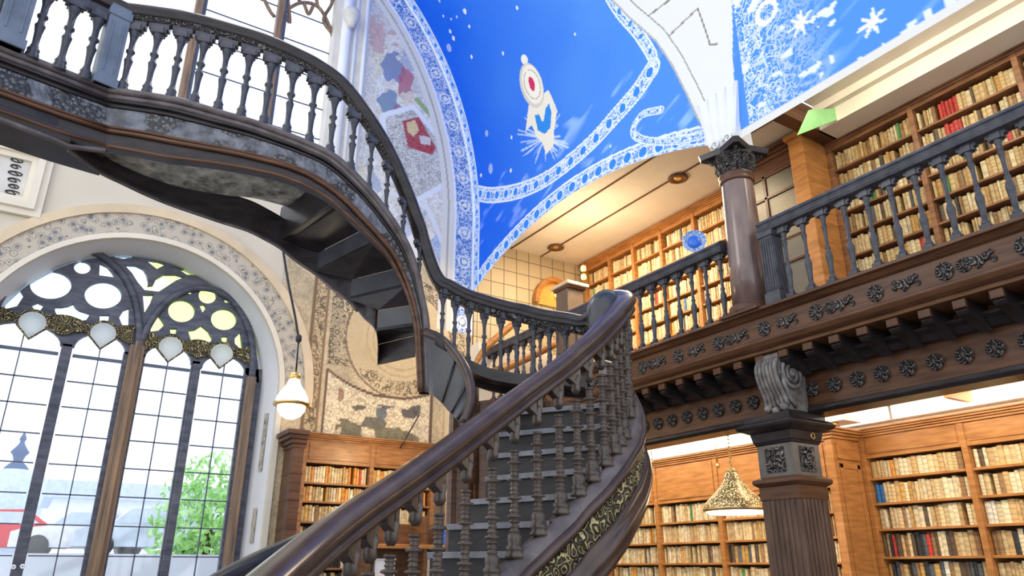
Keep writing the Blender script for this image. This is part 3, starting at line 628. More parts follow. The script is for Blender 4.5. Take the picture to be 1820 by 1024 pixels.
struct('trim_11', (lambda Q: MB().add([(v.x, 4.965, v.z) for v in Q]+[(v.x, 4.94, v.z) for v in Q], [(0, 1, 2, 3), (7, 6, 5, 4), (0, 4, 5, 1), (1, 5, 6, 2), (2, 6, 7, 3), (3, 7, 4, 0)]))([onY(*p, 4.95) for p in ((1418, 240), (1438, 196), (1532, 190), (1480, 216))]), plain('pale_green_paint', (.30, .66, .25), .6), 'pale green painted panel beside the upper column', 'painted panel')
# lit back wall area of the lower storey
struct('trim_12', MB().box((7.2, -1, 3.62), (9.5, 11.6, 3.7)), CREAM, 'cream ceiling under the gallery', 'under-gallery ceiling')
for px, py in ((1205, 317), (988, 440)):
    p = onX(px, py, 7.2); d = ray(px, py); t = (7.70-CZ)/d[2]; c = Vector((d[0]*t, d[1]*t, 7.70))
    e = empty('ceiling_spotlight', c, ('dark round recessed spotlight in the gallery ceiling nearer the column' if px == 1205 else 'dark round recessed spotlight in the gallery ceiling by the tiled wall'), 'ceiling light')
    MB().lathe([(.05, .02), (.16, .015), (.17, -.015), (.13, -.03), (.10, -.01), (.05, .01)], c, 20).build('trim_ring', OAKD, e); MB().lathe([(.01, -.01), (.06, -.015), (.08, .01), (.01, .012)], c, 16).build('reflector', BRASS, bpy.data.objects[[o.name for o in e.children][0]] if e.children else e)
# ================================================================== GALLERY
gal = empty('gallery', (6.5, 5, 3.2), 'long dark walnut gallery front with carved medallions, brackets and rosette beam', 'gallery')
GY0, GY1 = .8, YW-.01
GP = [Vector((6.5, GY1, 4.28)), Vector((6.5, GY0, 4.28))]       # travelling towards the camera, hall (-X) is right-hand side
def prof_run(name, prof, mat, x=6.5): return MB().sweep([Vector((x, GY1, 0)), Vector((x, GY0, 0))], prof, smooth=False).build(name, mat, gal, .006)
# side value is positive towards the hall (-X)
prof_run('floor_slab', [(-2.98, 4.1), (-.1, 4.1), (-.1, 4.26), (-2.98, 4.26)], STEPW)
prof_run('ledge_moulding', [(-.2, 4.20), (0, 4.18), (.05, 4.20), (.09, 4.24), (.13, 4.245), (.13, 4.275), (.10, 4.29), (-.2, 4.29)], BROWN)
prof_run('fascia', [(-.1, 3.93), (.02, 3.93), (.02, 4.19), (-.1, 4.19)], BROWN)
prof_run('lower_moulding', [(-.15, 3.84), (.03, 3.84), (.07, 3.86), (.10, 3.90), (.10, 3.925), (.05, 3.95), (-.15, 3.95)], BROWN)
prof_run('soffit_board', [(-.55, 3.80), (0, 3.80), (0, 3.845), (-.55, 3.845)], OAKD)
prof_run('beam', [(-.7, 3.2), (-.5, 3.2), (-.5, 3.62), (-.44, 3.66), (-.44, 3.80), (-.7, 3.80)], BROWN)
prof_run('beam_lower_moulding', [(-.75, 3.15), (-.46, 3.15), (-.42, 3.18), (-.42, 3.215), (-.48, 3.24), (-.75, 3.24)], DARK)
prof_run('beam_upper_moulding', [(-.5, 3.60), (-.40, 3.60), (-.36, 3.66), (-.30, 3.69), (-.30, 3.72), (-.5, 3.72)], DARK)
# carved medallions on the fascia
mb = MB(); mb.lathe([(.085, 0), (.085, .014), (.072, .028), (.06, .014), (.03, .016), (.026, .034), (.004, .04)], (0, 0, 0), 18, 'x')
for k in range(8):
    a = k*PI/4; mb.lathe([(.014, 0), (.013, .02), (.004, .027)], (0, .045*math.cos(a), .045*math.sin(a)), 6, 'x')
m0 = mb
for v in range(len(m0.v)): m0.v[v] = (-m0.v[v][0], m0.v[v][1], m0.v[v][2])
rose = m0.build('carved_medallion', CARVM, gal)
mb = MB()
for k, (y, z, r) in enumerate(((0, 0, .05), (.06, .012, .042), (-.055, .018, .042), (.10, .04, .025), (.11, -.02, .022), (-.10, .045, .024), (-.11, -.025, .028), (.02, -.045, .026))):
    mb.lathe([(r, 0), (r*.95, -.016), (r*.7, -.026), (r*.45, -.014), (.003, -.03)], (0, y, z), 10, 'x')
leaf = mb.build('carved_leaf_spray', CARVM, gal)
first = [True, True]
ys = list(np.arange(1.7, 11.3, .33)); gm = -.02
for i, y in enumerate(ys):
    if i % 2 == 0:
        s = .95
        if first[0]: rose.matrix_parent_inverse = Matrix.Translation(-gal.location); rose.location = (6.48, y, 4.06); first[0] = False
        else: inst(rose, gal, (6.48, y, 4.06), 0, (1, s, 1))
        inst(rose, gal, (6.48, y-.17, 4.06), 0, (1, .8, .75)) if i % 4 == 0 else None
    else:
        if first[1]: leaf.matrix_parent_inverse = Matrix.Translation(-gal.location); leaf.location = (6.48, y+.03, 4.06); first[1] = False
        else: inst(leaf, gal, (6.48, y+.03, 4.06))
for i, y in enumerate(np.arange(1.9, 11.4, .27)):
    inst(rose, gal, (6.995 if False else 6.99, y, 3.42), 0, (1.3, .95, .95))
# brackets under the fascia
br = MB(); P = [(0, 3.80), (-.05, 3.80), (-.06, 3.76), (-.03, 3.72), (-.06, 3.70), (-.03, 3.66), (.10, 3.64), (.22, 3.60), (.30, 3.56), (.36, 3.60), (.40, 3.80)]
n = len(P); vs = [(x+.08, -.05, z) for x, z in P]+[(x+.08, .05, z) for x, z in P]
br.add(vs, [tuple(range(n)), tuple(range(n, 2*n))[::-1]]+[(i, (i+1) % n, n+(i+1) % n, n+i) for i in range(n)])
bk = br.build('bracket', DARK, gal, .006); bc = MB().box((.01, -.056, 3.715), (.05, .056, 3.795)).build('bracket_cap', BROWN, gal, .006)
for i, y in enumerate(np.arange(1.75, 11.4, .31)):
    if i == 0: bk.matrix_parent_inverse = Matrix.Translation(-gal.location); bk.location = (6.52, y, 0); bc.matrix_parent_inverse = bk.matrix_parent_inverse.copy(); bc.location = (6.515, y, 0)
    else: inst(bk, gal, (6.52, y, 0)); inst(bc, gal, (6.515, y, 0))
# console scroll above the lower column
cs = empty('console_bracket', (6.75, 5.05, 3.1), 'grey carved scroll console between column capital and gallery', 'console bracket')
CW = plain('weathered_scroll_wood', (.17, .15, .14), .45, noise=.5, scale=12, bump=.5)
m = MB(); pr = [(6.62, 3.17), (6.95, 3.17), (6.98, 3.79), (6.54, 3.79), (6.50, 3.66), (6.56, 3.46), (6.66, 3.32)]; n = len(pr)
m.add([(x, 4.92, z) for x, z in pr]+[(x, 5.18, z) for x, z in pr], [tuple(range(n))[::-1], tuple(range(n, 2*n))]+[(i, (i+1) % n, n+(i+1) % n, n+i) for i in range(n)]); m.build('body', CW, cs, .01)
m = MB()
for yy in (4.90, 5.20): m.tube([Vector((6.72+.17*(1-t*.88)*math.cos(2.3*2*PI*t+2.2), yy, 3.56+.17*(1-t*.88)*math.sin(2.3*2*PI*t+2.2))) for t in np.linspace(0, 1, 48)], .024, 7)
m.tube([Vector((6.58, 4.92, 3.62)), Vector((6.55, 4.9, 3.45)), Vector((6.63, 4.9, 3.28)), Vector((6.72, 4.9, 3.2))], .026, 7); m.lathe([(.003, -.03), (.03, -.02), (.03, .3), (.003, .31)], (6.72, 4.9, 3.56), 12, 'y'); m.build('scroll', CW, cs)
m = MB()
for k in range(6):
    yy = 4.93+k*.048; m.tube(smooth([Vector((6.53, yy, 3.72)), Vector((6.47, yy, 3.62)), Vector((6.50, yy, 3.46)), Vector((6.56, yy, 3.34)), Vector((6.60, yy+(.5-k/5)*-.03, 3.22))], 4), .026, 6)
for yy, z_ in ((4.95, 3.2), (5.05, 3.17), (5.15, 3.2)): m.lathe([(.003, -.05), (.045, -.02), (.045, .02), (.003, .05)], (6.57, yy, z_), 10)
m.build('acanthus_leaf', CW, cs)
# ---- balusters
BPROF = [(.045, 0), (.045, .05), (.036, .055), (.04, .075), (.03, .09), (.022, .11), (.022, .2), (.033, .26), (.036, .3), (.03, .34), (.022, .36), (.030, .375), (.030, .395), (.02, .41), (.021, .5), (.027, .56), (.02, .60), (.028, .62), (.028, .645), (.02, .66), (.024, .71), (.036, .74), (.045, .75), (.045, .80)]
# slender, tapering baluster with square head, height 0.86
GB = [(.030, .07), (.036, .085), (.036, .10), (.024, .115), (.027, .20), (.036, .30), (.038, .34), (.030, .37), (.020, .40), (.028, .415), (.028, .43), (.019, .445), (.019, .58), (.024, .64), (.030, .655), (.030, .67), (.021, .685), (.026, .74), (.036, .775), (.036, .79)]
def square(m, c, w, z0, z1): return m.box((c[0]-w, c[1]-w, z0), (c[0]+w, c[1]+w, z1))
def baluster_mesh(kind):
    m = MB()
    if kind == 'gallery':
        m.lathe(GB, (0, 0, 0), 12); square(m, (0, 0), .045, 0, .07); square(m, (0, 0), .042, .79, .86)
        m.box((-.03, -.085, .82), (.03, .085, .86)); m.box((-.03, -.065, .79), (.03, .065, .82))
    elif kind == 'upper':      # unit height 1
        P = [(.042, .10), (.046, .13), (.034, .15), (.03, .18), (.024, .2), (.028, .34), (.036, .42), (.04, .44), (.03, .46), (.024, .5), (.026, .53), (.04, .55), (.04, .57), (.026, .59), (.026, .70), (.034, .76), (.048, .82), (.05, .84)]
        m.lathe([(.052, 0), (.056, .03), (.046, .05), (.05, .07), (.042, .09)]+P, (0, 0, 0), 12); m.box((-.05, -.05, .84), (.05, .05, .93)); m.box((-.035, -.09, .90), (.035, .09, 1.0)); m.box((-.035, -.07, .86), (.035, .07, .9))
    else:                      # stair: many small rings, carved head, unit height 1
        P = [(.062, 0), (.066, .02), (.05, .045), (.058, .06), (.058, .085), (.042, .10), (.05, .13), (.045, .17), (.030, .19)]
        rg = random.Random(5); z = .19; big = 0
        while z < .80:
            big += 1; r = rg.choice((.031, .034, .038)) if big % 4 else .05; h = rg.uniform(.018, .032)*(1.25 if big % 4 == 0 else 1)
            P += [(.024, z), (r, z+h*.3), (r*.97, z+h*.7), (.024, z+h), (.0245, z+h+.006)]; z += h+.008
        P += [(.03, z)]
        P += [(.034, z), (.034, z+.02)]
        m.lathe(P, (0, 0, 0), 12)
    return m
gbm = baluster_mesh('gallery')
def balustrade(y0, y1, label, newel=None, sp=.25, off=.0):
    y = min(y0, y1); e = empty('gallery_balustrade', (6.52, y, 4.28), label, 'balustrade', 'balustrades along the upper gallery edge')
    P = [Vector((6.52, max(y0, y1), 0)), Vector((6.52, min(y0, y1), 0))]
    MB().sweep(P, [(-.08, 5.15), (.08, 5.15), (.095, 5.19), (.075, 5.20), (.085, 5.235), (.10, 5.25), (.085, 5.285), (.04, 5.30), (-.04, 5.30), (-.085, 5.285), (-.10, 5.25), (-.085, 5.235), (-.075, 5.2), (-.095, 5.19)], smooth=False).build('handrail', DARKB, e, .004)
    MB().sweep(P, [(-.05, 4.28), (.06, 4.28), (.06, 4.30), (-.05, 4.30)], smooth=False).build('base_rail', DARKB, e)
    f = None
    for y in np.arange(min(y0, y1)+off, max(y0, y1)-.05, sp):
        if f is None: f = gbm.build('baluster', DARKB, e); f.location = (6.52, y, 4.29)
        else: inst(f, e, (6.52, y, 4.29))
    if newel:
        c = (6.52, newel); m = MB(); square(m, c, .10, 4.28, 4.42); square(m, c, .085, 4.42, 5.1); square(m, c, .1, 5.08, 5.15)
        for k in range(5):
            m.box((c[0]-.095, c[1]-.07+k*.032, 4.44), (c[0]-.08, c[1]-.052+k*.032, 5.06)); m.box((c[0]-.07+k*.032, c[1]-.095, 4.44), (c[0]-.052+k*.032, c[1]-.08, 5.06))
        m.build('newel_post', DARKB, e, .006)
    return e
balustrade(.9, 4.90, 'dark turned gallery balustrade to the right of the upper column', 4.80, .25, .22)
balustrade(5.45, YW-.05, 'dark turned gallery balustrade to the left of the upper column', None, .24, .1)
# ---- upper round column
uc = empty('gallery_column', (6.6, 5.22, 4.28), 'round polished walnut column with dark leafy capital on the gallery', 'column')
c = (6.6, 5.22, 0)
MB().lathe([(.27, 4.29), (.28, 4.33), (.255, 4.36), (.26, 4.385), (.235, 4.40)], c, 32).box((6.6-.27, 5.22-.27, 4.27), (6.87, 5.49, 4.30)).build('base', BROWN, uc)
MB().lathe([(.215, 4.39), (.21, 4.9), (.20, 5.4), (.188, 5.98), (.186, 6.0)], c, 40).build('shaft', wood('column_polished_wood', (.10, .062, .055), (.22, .145, .12), .24, (6, 6, 2), .03, .7), uc)
MB().lathe([(.19, 5.98), (.21, 6.0), (.21, 6.02), (.195, 6.035), (.215, 6.06), (.215, 6.09), (.19, 6.11)], c, 32).build('neck_ring', BROWN, uc)
m = MB(); m.lathe([(.18, 6.10), (.19, 6.2), (.22, 6.32), (.25, 6.36)], c, 24)
for row, (z0, h, r0, n_) in enumerate(((6.10, .13, .19, 12), (6.18, .15, .205, 12))):
    for k in range(n_):
        a = 2*PI*(k+.5*row)/n_; d = Vector((math.cos(a), math.sin(a), 0)); t = Vector((-d.y, d.x, 0)); b = Vector(c)
        m.hull8([b+d*(r0-.03)-t*.04+Vector((0, 0, z0)), b+d*r0-t*.04+Vector((0, 0, z0)), b+d*r0+t*.04+Vector((0, 0, z0)), b+d*(r0-.03)+t*.04+Vector((0, 0, z0))],
                [b+d*(r0+.0)-t*.05+Vector((0, 0, z0+h)), b+d*(r0+.06)-t*.03+Vector((0, 0, z0+h-.03)), b+d*(r0+.06)+t*.03+Vector((0, 0, z0+h-.03)), b+d*r0+t*.05+Vector((0, 0, z0+h))])
for k in range(4):
    a = PI/4+k*PI/2; d = Vector((math.cos(a), math.sin(a), 0)); u = Vector(c)+d*.27+Vector((0, 0, 6.33))
    m.tube([u+d*.05*math.cos(t)*(1-t/9)+Vector((0, 0, .05*math.sin(t)*(1-t/9))) for t in np.linspace(0, 8, 20)], .022, 6)
m.build('leaf_capital', CARVD, uc)
m = MB(); 
ab = []
for k in range(4):
    a = PI/4+k*PI/2; d = Vector((math.cos(a), math.sin(a))); a2 = a+PI/4; d2 = Vector((math.cos(a2), math.sin(a2)))
    t = Vector((-d.y, d.x)); ab += [d*.40-t*.03, d*.40+t*.03, d2*.235]
n = len(ab); vs = [(c[0]+p.x, c[1]+p.y, 6.36) for p in ab]+[(c[0]+p.x*1.05, c[1]+p.y*1.05, 6.43) for p in ab]
m.add(vs, [tuple(range(n))[::-1], tuple(range(n, 2*n))]+[(i, (i+1) % n, n+(i+1) % n, n+i) for i in range(n)]); m.build('abacus', DARK, uc)
sp = MB(); sp.hull8([(6.44, 5.06, 6.43), (6.8, 5.06, 6.43), (6.8, 5.38, 6.43), (6.44, 5.38, 6.43)], [(6.42, 5.0, 6.62), (6.7, 5.0, 6.62), (6.7, 5.46, 6.62), (6.42, 5.46, 6.62)])
sp.hull8([(6.42, 5.0, 6.62), (6.7, 5.0, 6.62), (6.7, 5.46, 6.62), (6.42, 5.46, 6.62)], [(6.47, 4.93, 7.3), (6.62, 4.93, 7.3), (6.62, 5.62, 7.3), (6.47, 5.62, 7.3)])
for k in range(5): sp.tube([Vector((6.43, 5.06+.08*k, 6.45)), Vector((6.42, 5.03+.10*k, 6.62)), Vector((6.47, 4.96+.155*k, 7.3))], .016, 6)
for k in (-.1, .1): sp.tube([Vector((6.40+.0, 5.22+k+.07*math.cos(t)*(1-t/9), 6.53+.07*math.sin(t)*(1-t/9))) for t in np.linspace(0, 8, 20)], .018, 6)
struct('trim_13', sp, WHITEP, 'white moulded springer with small scrolls resting on the dark capital', 'springer')
# ---- lower square column
lc = empty('square_column', (6.81, 5.17, 0), 'square dark walnut column with carved panels, fluted shaft, under the gallery', 'column')
cx_, cy_ = 6.83, 5.17
def sq(m, w, z0, z1, w2=None):
    w2 = w2 or w
    return m.hull8([(cx_-w, cy_-w, z0), (cx_+w, cy_-w, z0), (cx_+w, cy_+w, z0), (cx_-w, cy_+w, z0)], [(cx_-w2, cy_-w2, z1), (cx_+w2, cy_-w2, z1), (cx_+w2, cy_+w2, z1), (cx_-w2, cy_+w2, z1)])
m = MB(); sq(m, .27, 0, .35); sq(m, .235, .35, 2.28); 
for k in range(6):
    o = -.18+k*.062; m.box((cx_-.248, cy_+o, .4), (cx_-.23, cy_+o+.034, 2.26)); m.box((cx_+o, cy_-.248, .4), (cx_+o+.034, cy_-.23, 2.26))
m.build('shaft', wood('shaft_brown_wood', (.07, .04, .028), (.16, .095, .065), .38, (9, 9, 2)), lc, .008)
m = MB(); sq(m, .245, 2.26, 2.40); sq(m, .25, 2.40, 2.43, .29); sq(m, .29, 2.43, 2.47); sq(m, .29, 2.47, 2.50, .23); m.build('collar_moulding', BROWN, lc, .006)
m = MB(); sq(m, .225, 2.49, 2.84); BLK = m.build('block', plain('grey_brown_wood', (.13, .115, .10), .45, noise=.3, scale=8), lc, .006)
m = MB(); m.box((cx_-.235, cy_-.12, 2.54), (cx_-.22, cy_+.12, 2.80)); m.box((cx_-.12, cy_-.235, 2.54), (cx_+.12, cy_-.22, 2.80))
for (ax) in (0, 1):
    for dy, dz, r in ((0, .0, .04), (.05, .06, .03), (-.05, .06, .03), (.05, -.07, .03), (-.05, -.07, .03), (0, .1, .025), (0, -.05, .03)):
        if ax == 0: m.lathe([(r, 0), (r*.8, -.025), (.004, -.035)], (cx_-.23, cy_+dy, 2.67+dz), 8, 'x')
        else: m.lathe([(r, 0), (r*.8, -.025), (.004, -.035)], (cx_+dy, cy_-.23, 2.67+dz), 8, 'y')
m.build('carved_panel', CARVM, BLK)
m = MB(); sq(m, .23, 2.83, 2.86, .25); sq(m, .25, 2.86, 2.96, .27); sq(m, .27, 2.96, 3.0, .36); sq(m, .36, 3.0, 3.04, .38); sq(m, .37, 3.04, 3.08, .33)
m.build('capital', DARK, lc, .01)
m = MB(); m.tube([Vector((cx_+.1, cy_-.26, 2.915))+Vector((.03*math.cos(t), 0, .03*math.sin(t))) for t in np.linspace(0, 2*PI, 14)], .008, 5); m.build('ring_ornament', BRASS, lc)
sq(MB(), .3, 3.08, 3.145).build('impost_block', DARK, lc)
# == STAIRCASE
DARKS = wood("shiny_dark_panel", (.03, .03, .034), (.07, .07, .08), .22, (2, 2, 2), .05, .4)
st = empty('spiral_staircase', (3.6, 5.2, 0), 'dark carved curving staircase sweeping up from lower centre to the high balcony', 'staircase')
RL = [(380, 1132, 2.8), (440, 1076, 3.05), (500, 1022, 3.35), (560, 971, 3.65), (630, 917, 3.95), (700, 869, 4.25), (770, 820, 4.55), (840, 768, 4.85), (905, 720, 5.1), (945, 691, 5.22), (982, 664, 5.33), (1012, 641, 5.44), (1040, 617, 5.52), (1060, 598, 5.6), (1078, 579, 5.7), (1092, 563, 5.82), (1104, 548, 5.95)]
TURN = [(1111, 538, 6.08), (1106, 530, 6.22), (1090, 535, 6.34), (1072, 555, 6.42)]
LAND = [(1040, 572, 6.46, 680), (1010, 568, 6.52, 678), (981, 564, 6.58, 675), (958, 560, 6.62, 672), (932, 553, 6.66, 676), (901, 547, 6.68, 672), (865, 537, 6.68, 664), (831, 526, 6.66, 648), (800, 510, 6.64, 622), (778, 495, 6.62, 602)]
LR = smooth([atD(*p) for p in RL+TURN]+[atD(*p[:3]) for p in LAND[:1]], 6)
def frame_path(Pn, n=6): return smooth(Pn, n)
# outer base line of the lower flight
hb = [1.03]*len(RL)+[.95, .82, .6, .45]
LBn = [Vector((p.x, p.y, p.z-h)) for p, h in zip([atD(*p) for p in RL+TURN], hb)]
LB = smooth(LBn, 6)
# upper run: feet line T, rail heights
TN = [(757, 560, 6.6, .60), (750, 530, 6.6, .56), (738, 480, 6.55, .50), (720, 435, 6.5, .52), (690, 385, 6.4, .62), (650, 335, 6.25, .72), (598, 285, 6.15, .82), (548, 259, 6.1, .88), (498, 239, 6.1, .91), (450, 221, 6.12, .92), (398, 206, 6.15, .92), (348, 191, 6.2, .91), (299, 179, 6.25, .90), (245, 170, 6.33, .89), (191, 163, 6.4, .88)]
BALC = [(191, 163, 6.4, .88), (100, 127, 6.36, .88), (0, 88, 6.3, .88), (-90, 52, 6.25, .88)]
upT = [atD(*p[:3]) for p in TN]; upR = [Vector((p.x, p.y, p.z+q[3])) for p, q in zip(upT, TN)]
ldR = [atD(*p[:3]) for p in LAND]; ldB = [Vector((r.x, r.y, atD(p[0], p[3], p[2]).z)) for r, p in zip(ldR, LAND)]
turnR = [atD(*p) for p in TURN]
UR = smooth([turnR[-1]]+ldR+upR[1:], 6)
bcT = [atD(*p[:3]) for p in BALC]; bcT[-1] = bcT[0]+(bcT[-1]-bcT[0])*1.9; bcR = [p+Vector((0, 0, .88)) for p in bcT]
RP = [(-.075, -.06), (-.04, -.075), (.04, -.075), (.075, -.06), (.062, -.035), (.085, -.015), (.09, .015), (.072, .05), (.035, .07), (-.035, .07), (-.072, .05), (-.09, .015), (-.085, -.015), (-.062, -.035)]
def scl(P, k): return [(a*k, b*k) for a, b in P]
RPL = [(-.07, -.085), (-.03, -.09), (.03, -.09), (.07, -.085), (.085, -.065), (.08, -.045), (.058, -.036), (.056, -.026), (.09, -.014), (.10, .01), (.094, .035), (.07, .058), (.035, .072), (-.035, .072), (-.07, .058), (-.094, .035), (-.10, .01), (-.09, -.014), (-.056, -.026), (-.058, -.036), (-.08, -.045), (-.085, -.065)]
LH = MB().sweep(LR, RPL, up=False).build('handrail', RAILW, st)
UH = MB().sweep(UR, scl(RP, .86), up=False).build('handrail', DARK, st)
MB().sweep([upR[-1]+Vector((.0, 0, 0))]+bcR[1:], scl(RP, .86)).build('handrail', DARK, st)
ub = [p+Vector((0, 0, -.085)) for p in UR]
MB().sweep(ub, [(-.035, -.035), (.035, -.035), (.045, .03), (-.045, .03)]).build('rail_carving', CARVD, UH)
# volute boss closing the turn
vc = atD(1079, 564, 6.12)
m = MB(); m.lathe([(.003, -.085), (.13, -.08), (.18, -.05), (.185, .03), (.13, .06), (.003, .065)], (0, 0, 0), 24, 'y')
for i, v in enumerate(m.v): 
    w = Matrix.Rotation(-.3, 3, 'Z') @ Vector((v[0], v[1], v[2]*1.35)); m.v[i] = tuple(vc+w)
m.build('volute', DARKS, LH)
# second (inner) handrail peeping out behind the lower one
IR = smooth([atD(330, 1075, 4.1), atD(400, 1033, 4.2), atD(460, 1001, 4.35), atD(510, 978, 4.5), atD(580, 945, 4.75), atD(640, 905, 5.0)], 6)
MB().sweep(IR, scl(RP, .8), up=False).build('handrail', DARK, st)
# ---- lower flight stringer
SP = [(-.10, -.02), (.03, -.0), (.045, -.015), (.085, -.10), (.08, -.17), (.07, -.19), (.07, -.42), (-.10, -.42)]
STR = MB().sweep(LB, SP).build('stringer', STEPW, st)
MB().sweep(LB, [(.07, -.20), (.084, -.20), (.084, -.385), (.07, -.385)]).build('carved_band', CARVG, STR)
MB().sweep(LB, [(-.1, -.38), (.09, -.38), (.11, -.40), (.10, -.43), (.125, -.46), (.14, -.51), (.13, -.56), (.10, -.59), (.11, -.62), (.08, -.68), (-.1, -.68)]).build('lower_moulding', RAILW, STR)
MB().sweep(LB, [(.08, -.095), (.105, -.10), (.12, -.135), (.11, -.175), (.08, -.195), (.075, -.10)]).build('edge_moulding', RAILW, STR)
NOSE = plain('worn_nosing', (.15, .145, .16), .45, noise=.3, scale=9)
# ---- lower steps
def at_z(path, z):
    for a, b in zip(path, path[1:]):
        if (a.z-z)*(b.z-z) <= 0 and a.z != b.z: return a.lerp(b, (z-a.z)/(b.z-a.z))
    return path[-1].copy() if abs(path[-1].z-z) < abs(path[0].z-z) else path[0].copy()
INN = [(.6, 640, 4.7), (1.2, 715, 5.1), (1.78, 778, 5.6), (2.07, 832, 6.0), (2.25, 862, 6.2), (2.54, 868, 6.4), (2.8, 874, 6.55), (3.3, 880, 6.7)]
def inner(z):
    for (a, pa, da), (b, pb, db) in zip(INN, INN[1:]):
        if a <= z <= b or b is INN[-1][0]:
            t = (z-a)/(b-a); v = atD(lerp(pa, pb, t), 850, lerp(da, db, t)); return Vector((v.x, v.y, z))
    v = atD(INN[-1][1], 850, INN[-1][2]); return Vector((v.x, v.y, z))
zs = [.9+.2*k for k in range(12)]
LBz = LB[:LB.index(max(LB, key=lambda p: p.z))+1]
for k, z in enumerate(zs[:-1]):
    o0, o1 = at_z(LBz, z), at_z(LBz, zs[k+1]); i0, i1 = inner(z), inner(zs[k+1])
    o0.z = o1.z = i0.z = i1.z = z; d = (o1-o0); d.z = 0
    if d.length < .02: d = Vector((.2, .2, 0)); o1 = o0+d
    f = -(d.normalized())*.03; f2 = (i0-i1); f2.z = 0; f2 = f2.normalized()*.03 if f2.length > .01 else f
    m = MB(); q = [o0+f, i0+f2, i1-f2*.6, o1-f*.6]; up_ = Vector((0, 0, .04)); m.hull8([p-up_ for p in q], q)
    td = m.build('tread', RISERW, st, .006); MB().hull8([q[0]+f*.5-up_, q[1]+f2*.5-up_, q[1]+f2*-.3-up_, q[0]-f*.3-up_], [q[0]+f*.5+up_*.1, q[1]+f2*.5+up_*.1, q[1]-f2*.3+up_*.1, q[0]-f*.3+up_*.1]).build('nosing', NOSE, td, .004)
    m = MB(); dn = Vector((0, 0, -.2)); bk_ = d.normalized()*.025
    m.hull8([o0+dn, i0+dn, i0+bk_+dn, o0+bk_+dn], [o0-up_, i0-up_, i0+bk_-up_, o0+bk_-up_]); m.build('riser', RISERW, st)
# landing slab and edge
n_ = len(ldB); 
sl = [p.copy() for p in smooth(ldB, 4)]
def landfront(p):
    v = Vector((p.x, p.y, 0)); d = v.normalized(); return Vector((p.x, p.y, p.z))-d*.32
MB().loft([Vector((p.x, p.y, p.z-.02)) for p in sl], [Vector((landfront(p).x, landfront(p).y, p.z-.02)) for p in sl], .10, (0, 0, -1)).build('landing', DARK, st)
MB().sweep(sl, [(-.07, -.14), (.07, -.14), (.09, -.10), (.07, -.05), (.07, 0), (-.07, 0), (-.07, -.05), (-.09, -.10)]).build('landing_edge', DARK, st)
# dark panelling closing the inside of the lower flight
PA = [atD(802, 760, 7.3), atD(842, 760, 7.25), atD(885, 760, 7.1), atD(960, 760, 7.2), atD(1060, 760, 7.4)]
m = MB(); m.loft([Vector((p.x, p.y, .3)) for p in PA], [Vector((p.x, p.y, 3.15)) for p in PA], .05, (0, 1, 0))
for a, b in zip(PA, PA[1:]):
    for t in (.12, .88):
        q = a.lerp(b, t); m.box((q.x-.025, q.y-.03, .3), (q.x+.025, q.y, 3.15))
m.build('inner_panelling', BROWN, st)
# ---- balusters of the staircase (unit height, stretched to the gap)
sb = baluster_mesh('stair'); ub_ = baluster_mesh('upper')
proto = {}
def put_bal(kind, p, z1, rz=0, w=1.):
    h = z1-p.z
    if kind not in proto:
        o = (sb if kind == 'stair' else ub_).build('baluster', DARKB if kind == 'upper' else STEPW2, st); proto[kind] = o; o.matrix_parent_inverse = Matrix.Translation(-st.location)
        o.location = p; o.scale = (w, w, h); o.rotation_euler = (0, 0, rz)
    else: o = inst(proto[kind], st, p, rz, (w, w, h))
    return o
STEPW2 = wood('turned_brown_wood', (.035, .025, .019), (.12, .088, .068), .28, (9, 9, 9), .3, .3)
# carved block where each lower baluster meets the rail
m = MB(); m.box((-.03, -.03, -.15), (.03, .03, 0)); m.lathe([(.02, -.25), (.04, -.22), (.035, -.18), (.045, -.14), (.03, -.1)], (0, 0, 0), 10)
m.add([(.02, -.03, -.18), (.10, -.03, -.14), (.14, -.03, -.02), (.02, -.03, -.0), (.02, .03, -.18), (.10, .03, -.14), (.14, .03, -.02), (.02, .03, 0)], [(0, 1, 2, 3), (7, 6, 5, 4), (0, 4, 5, 1), (1, 5, 6, 2), (2, 6, 7, 3), (3, 7, 4, 0)])
m.tube([Vector((.10+.04*math.cos(t)*(1-t/9), 0, -.10+.04*math.sin(t)*(1-t/9))) for t in np.linspace(0, 8, 16)], .016, 6)
blk = None
xs_b = [600, 638, 680, 726, 772, 824, 873, 915, 957, 997, 1030, 1054, 1076, 1092, 1101, 1109]
def proj_v(v): return proj(v.x, v.y, v.z)
fine = smooth(LBn, 30)
railf = smooth([atD(*p) for p in RL+TURN], 30)
for k, xb in enumerate(xs_b):
    j = min(range(len(fine)*3//4 if xb < 1085 else len(fine)), key=lambda i: abs(proj_v(fine[i])[0]-xb)+(0 if i < len(RL)*30-20 else 50)); p = fine[j]; r = railf[j]
    t = (fine[min(j+3, len(fine)-1)]-fine[max(j-3, 0)]); rz = math.atan2(t.y, t.x)
    put_bal('stair', Vector((p.x, p.y, p.z-.015)), r.z-.19, rz, 1.0)
    if blk is None: blk = m.build('baluster_head', STEPW2, st); blk.matrix_parent_inverse = Matrix.Translation(-st.location); blk.location = (r.x, r.y, r.z-.05); blk.rotation_euler = (0, 0, rz+PI); blk.scale = (.8, 1.1, 1.)
    else: inst(blk, st, (r.x, r.y, r.z-.05), rz+PI, (.8, 1.1, 1.))
for j in range(len(RL)*30-10, len(fine)-40, 16):
    p = fine[j]; r = railf[j]; put_bal('stair', p, r.z-.06, 0, .7)
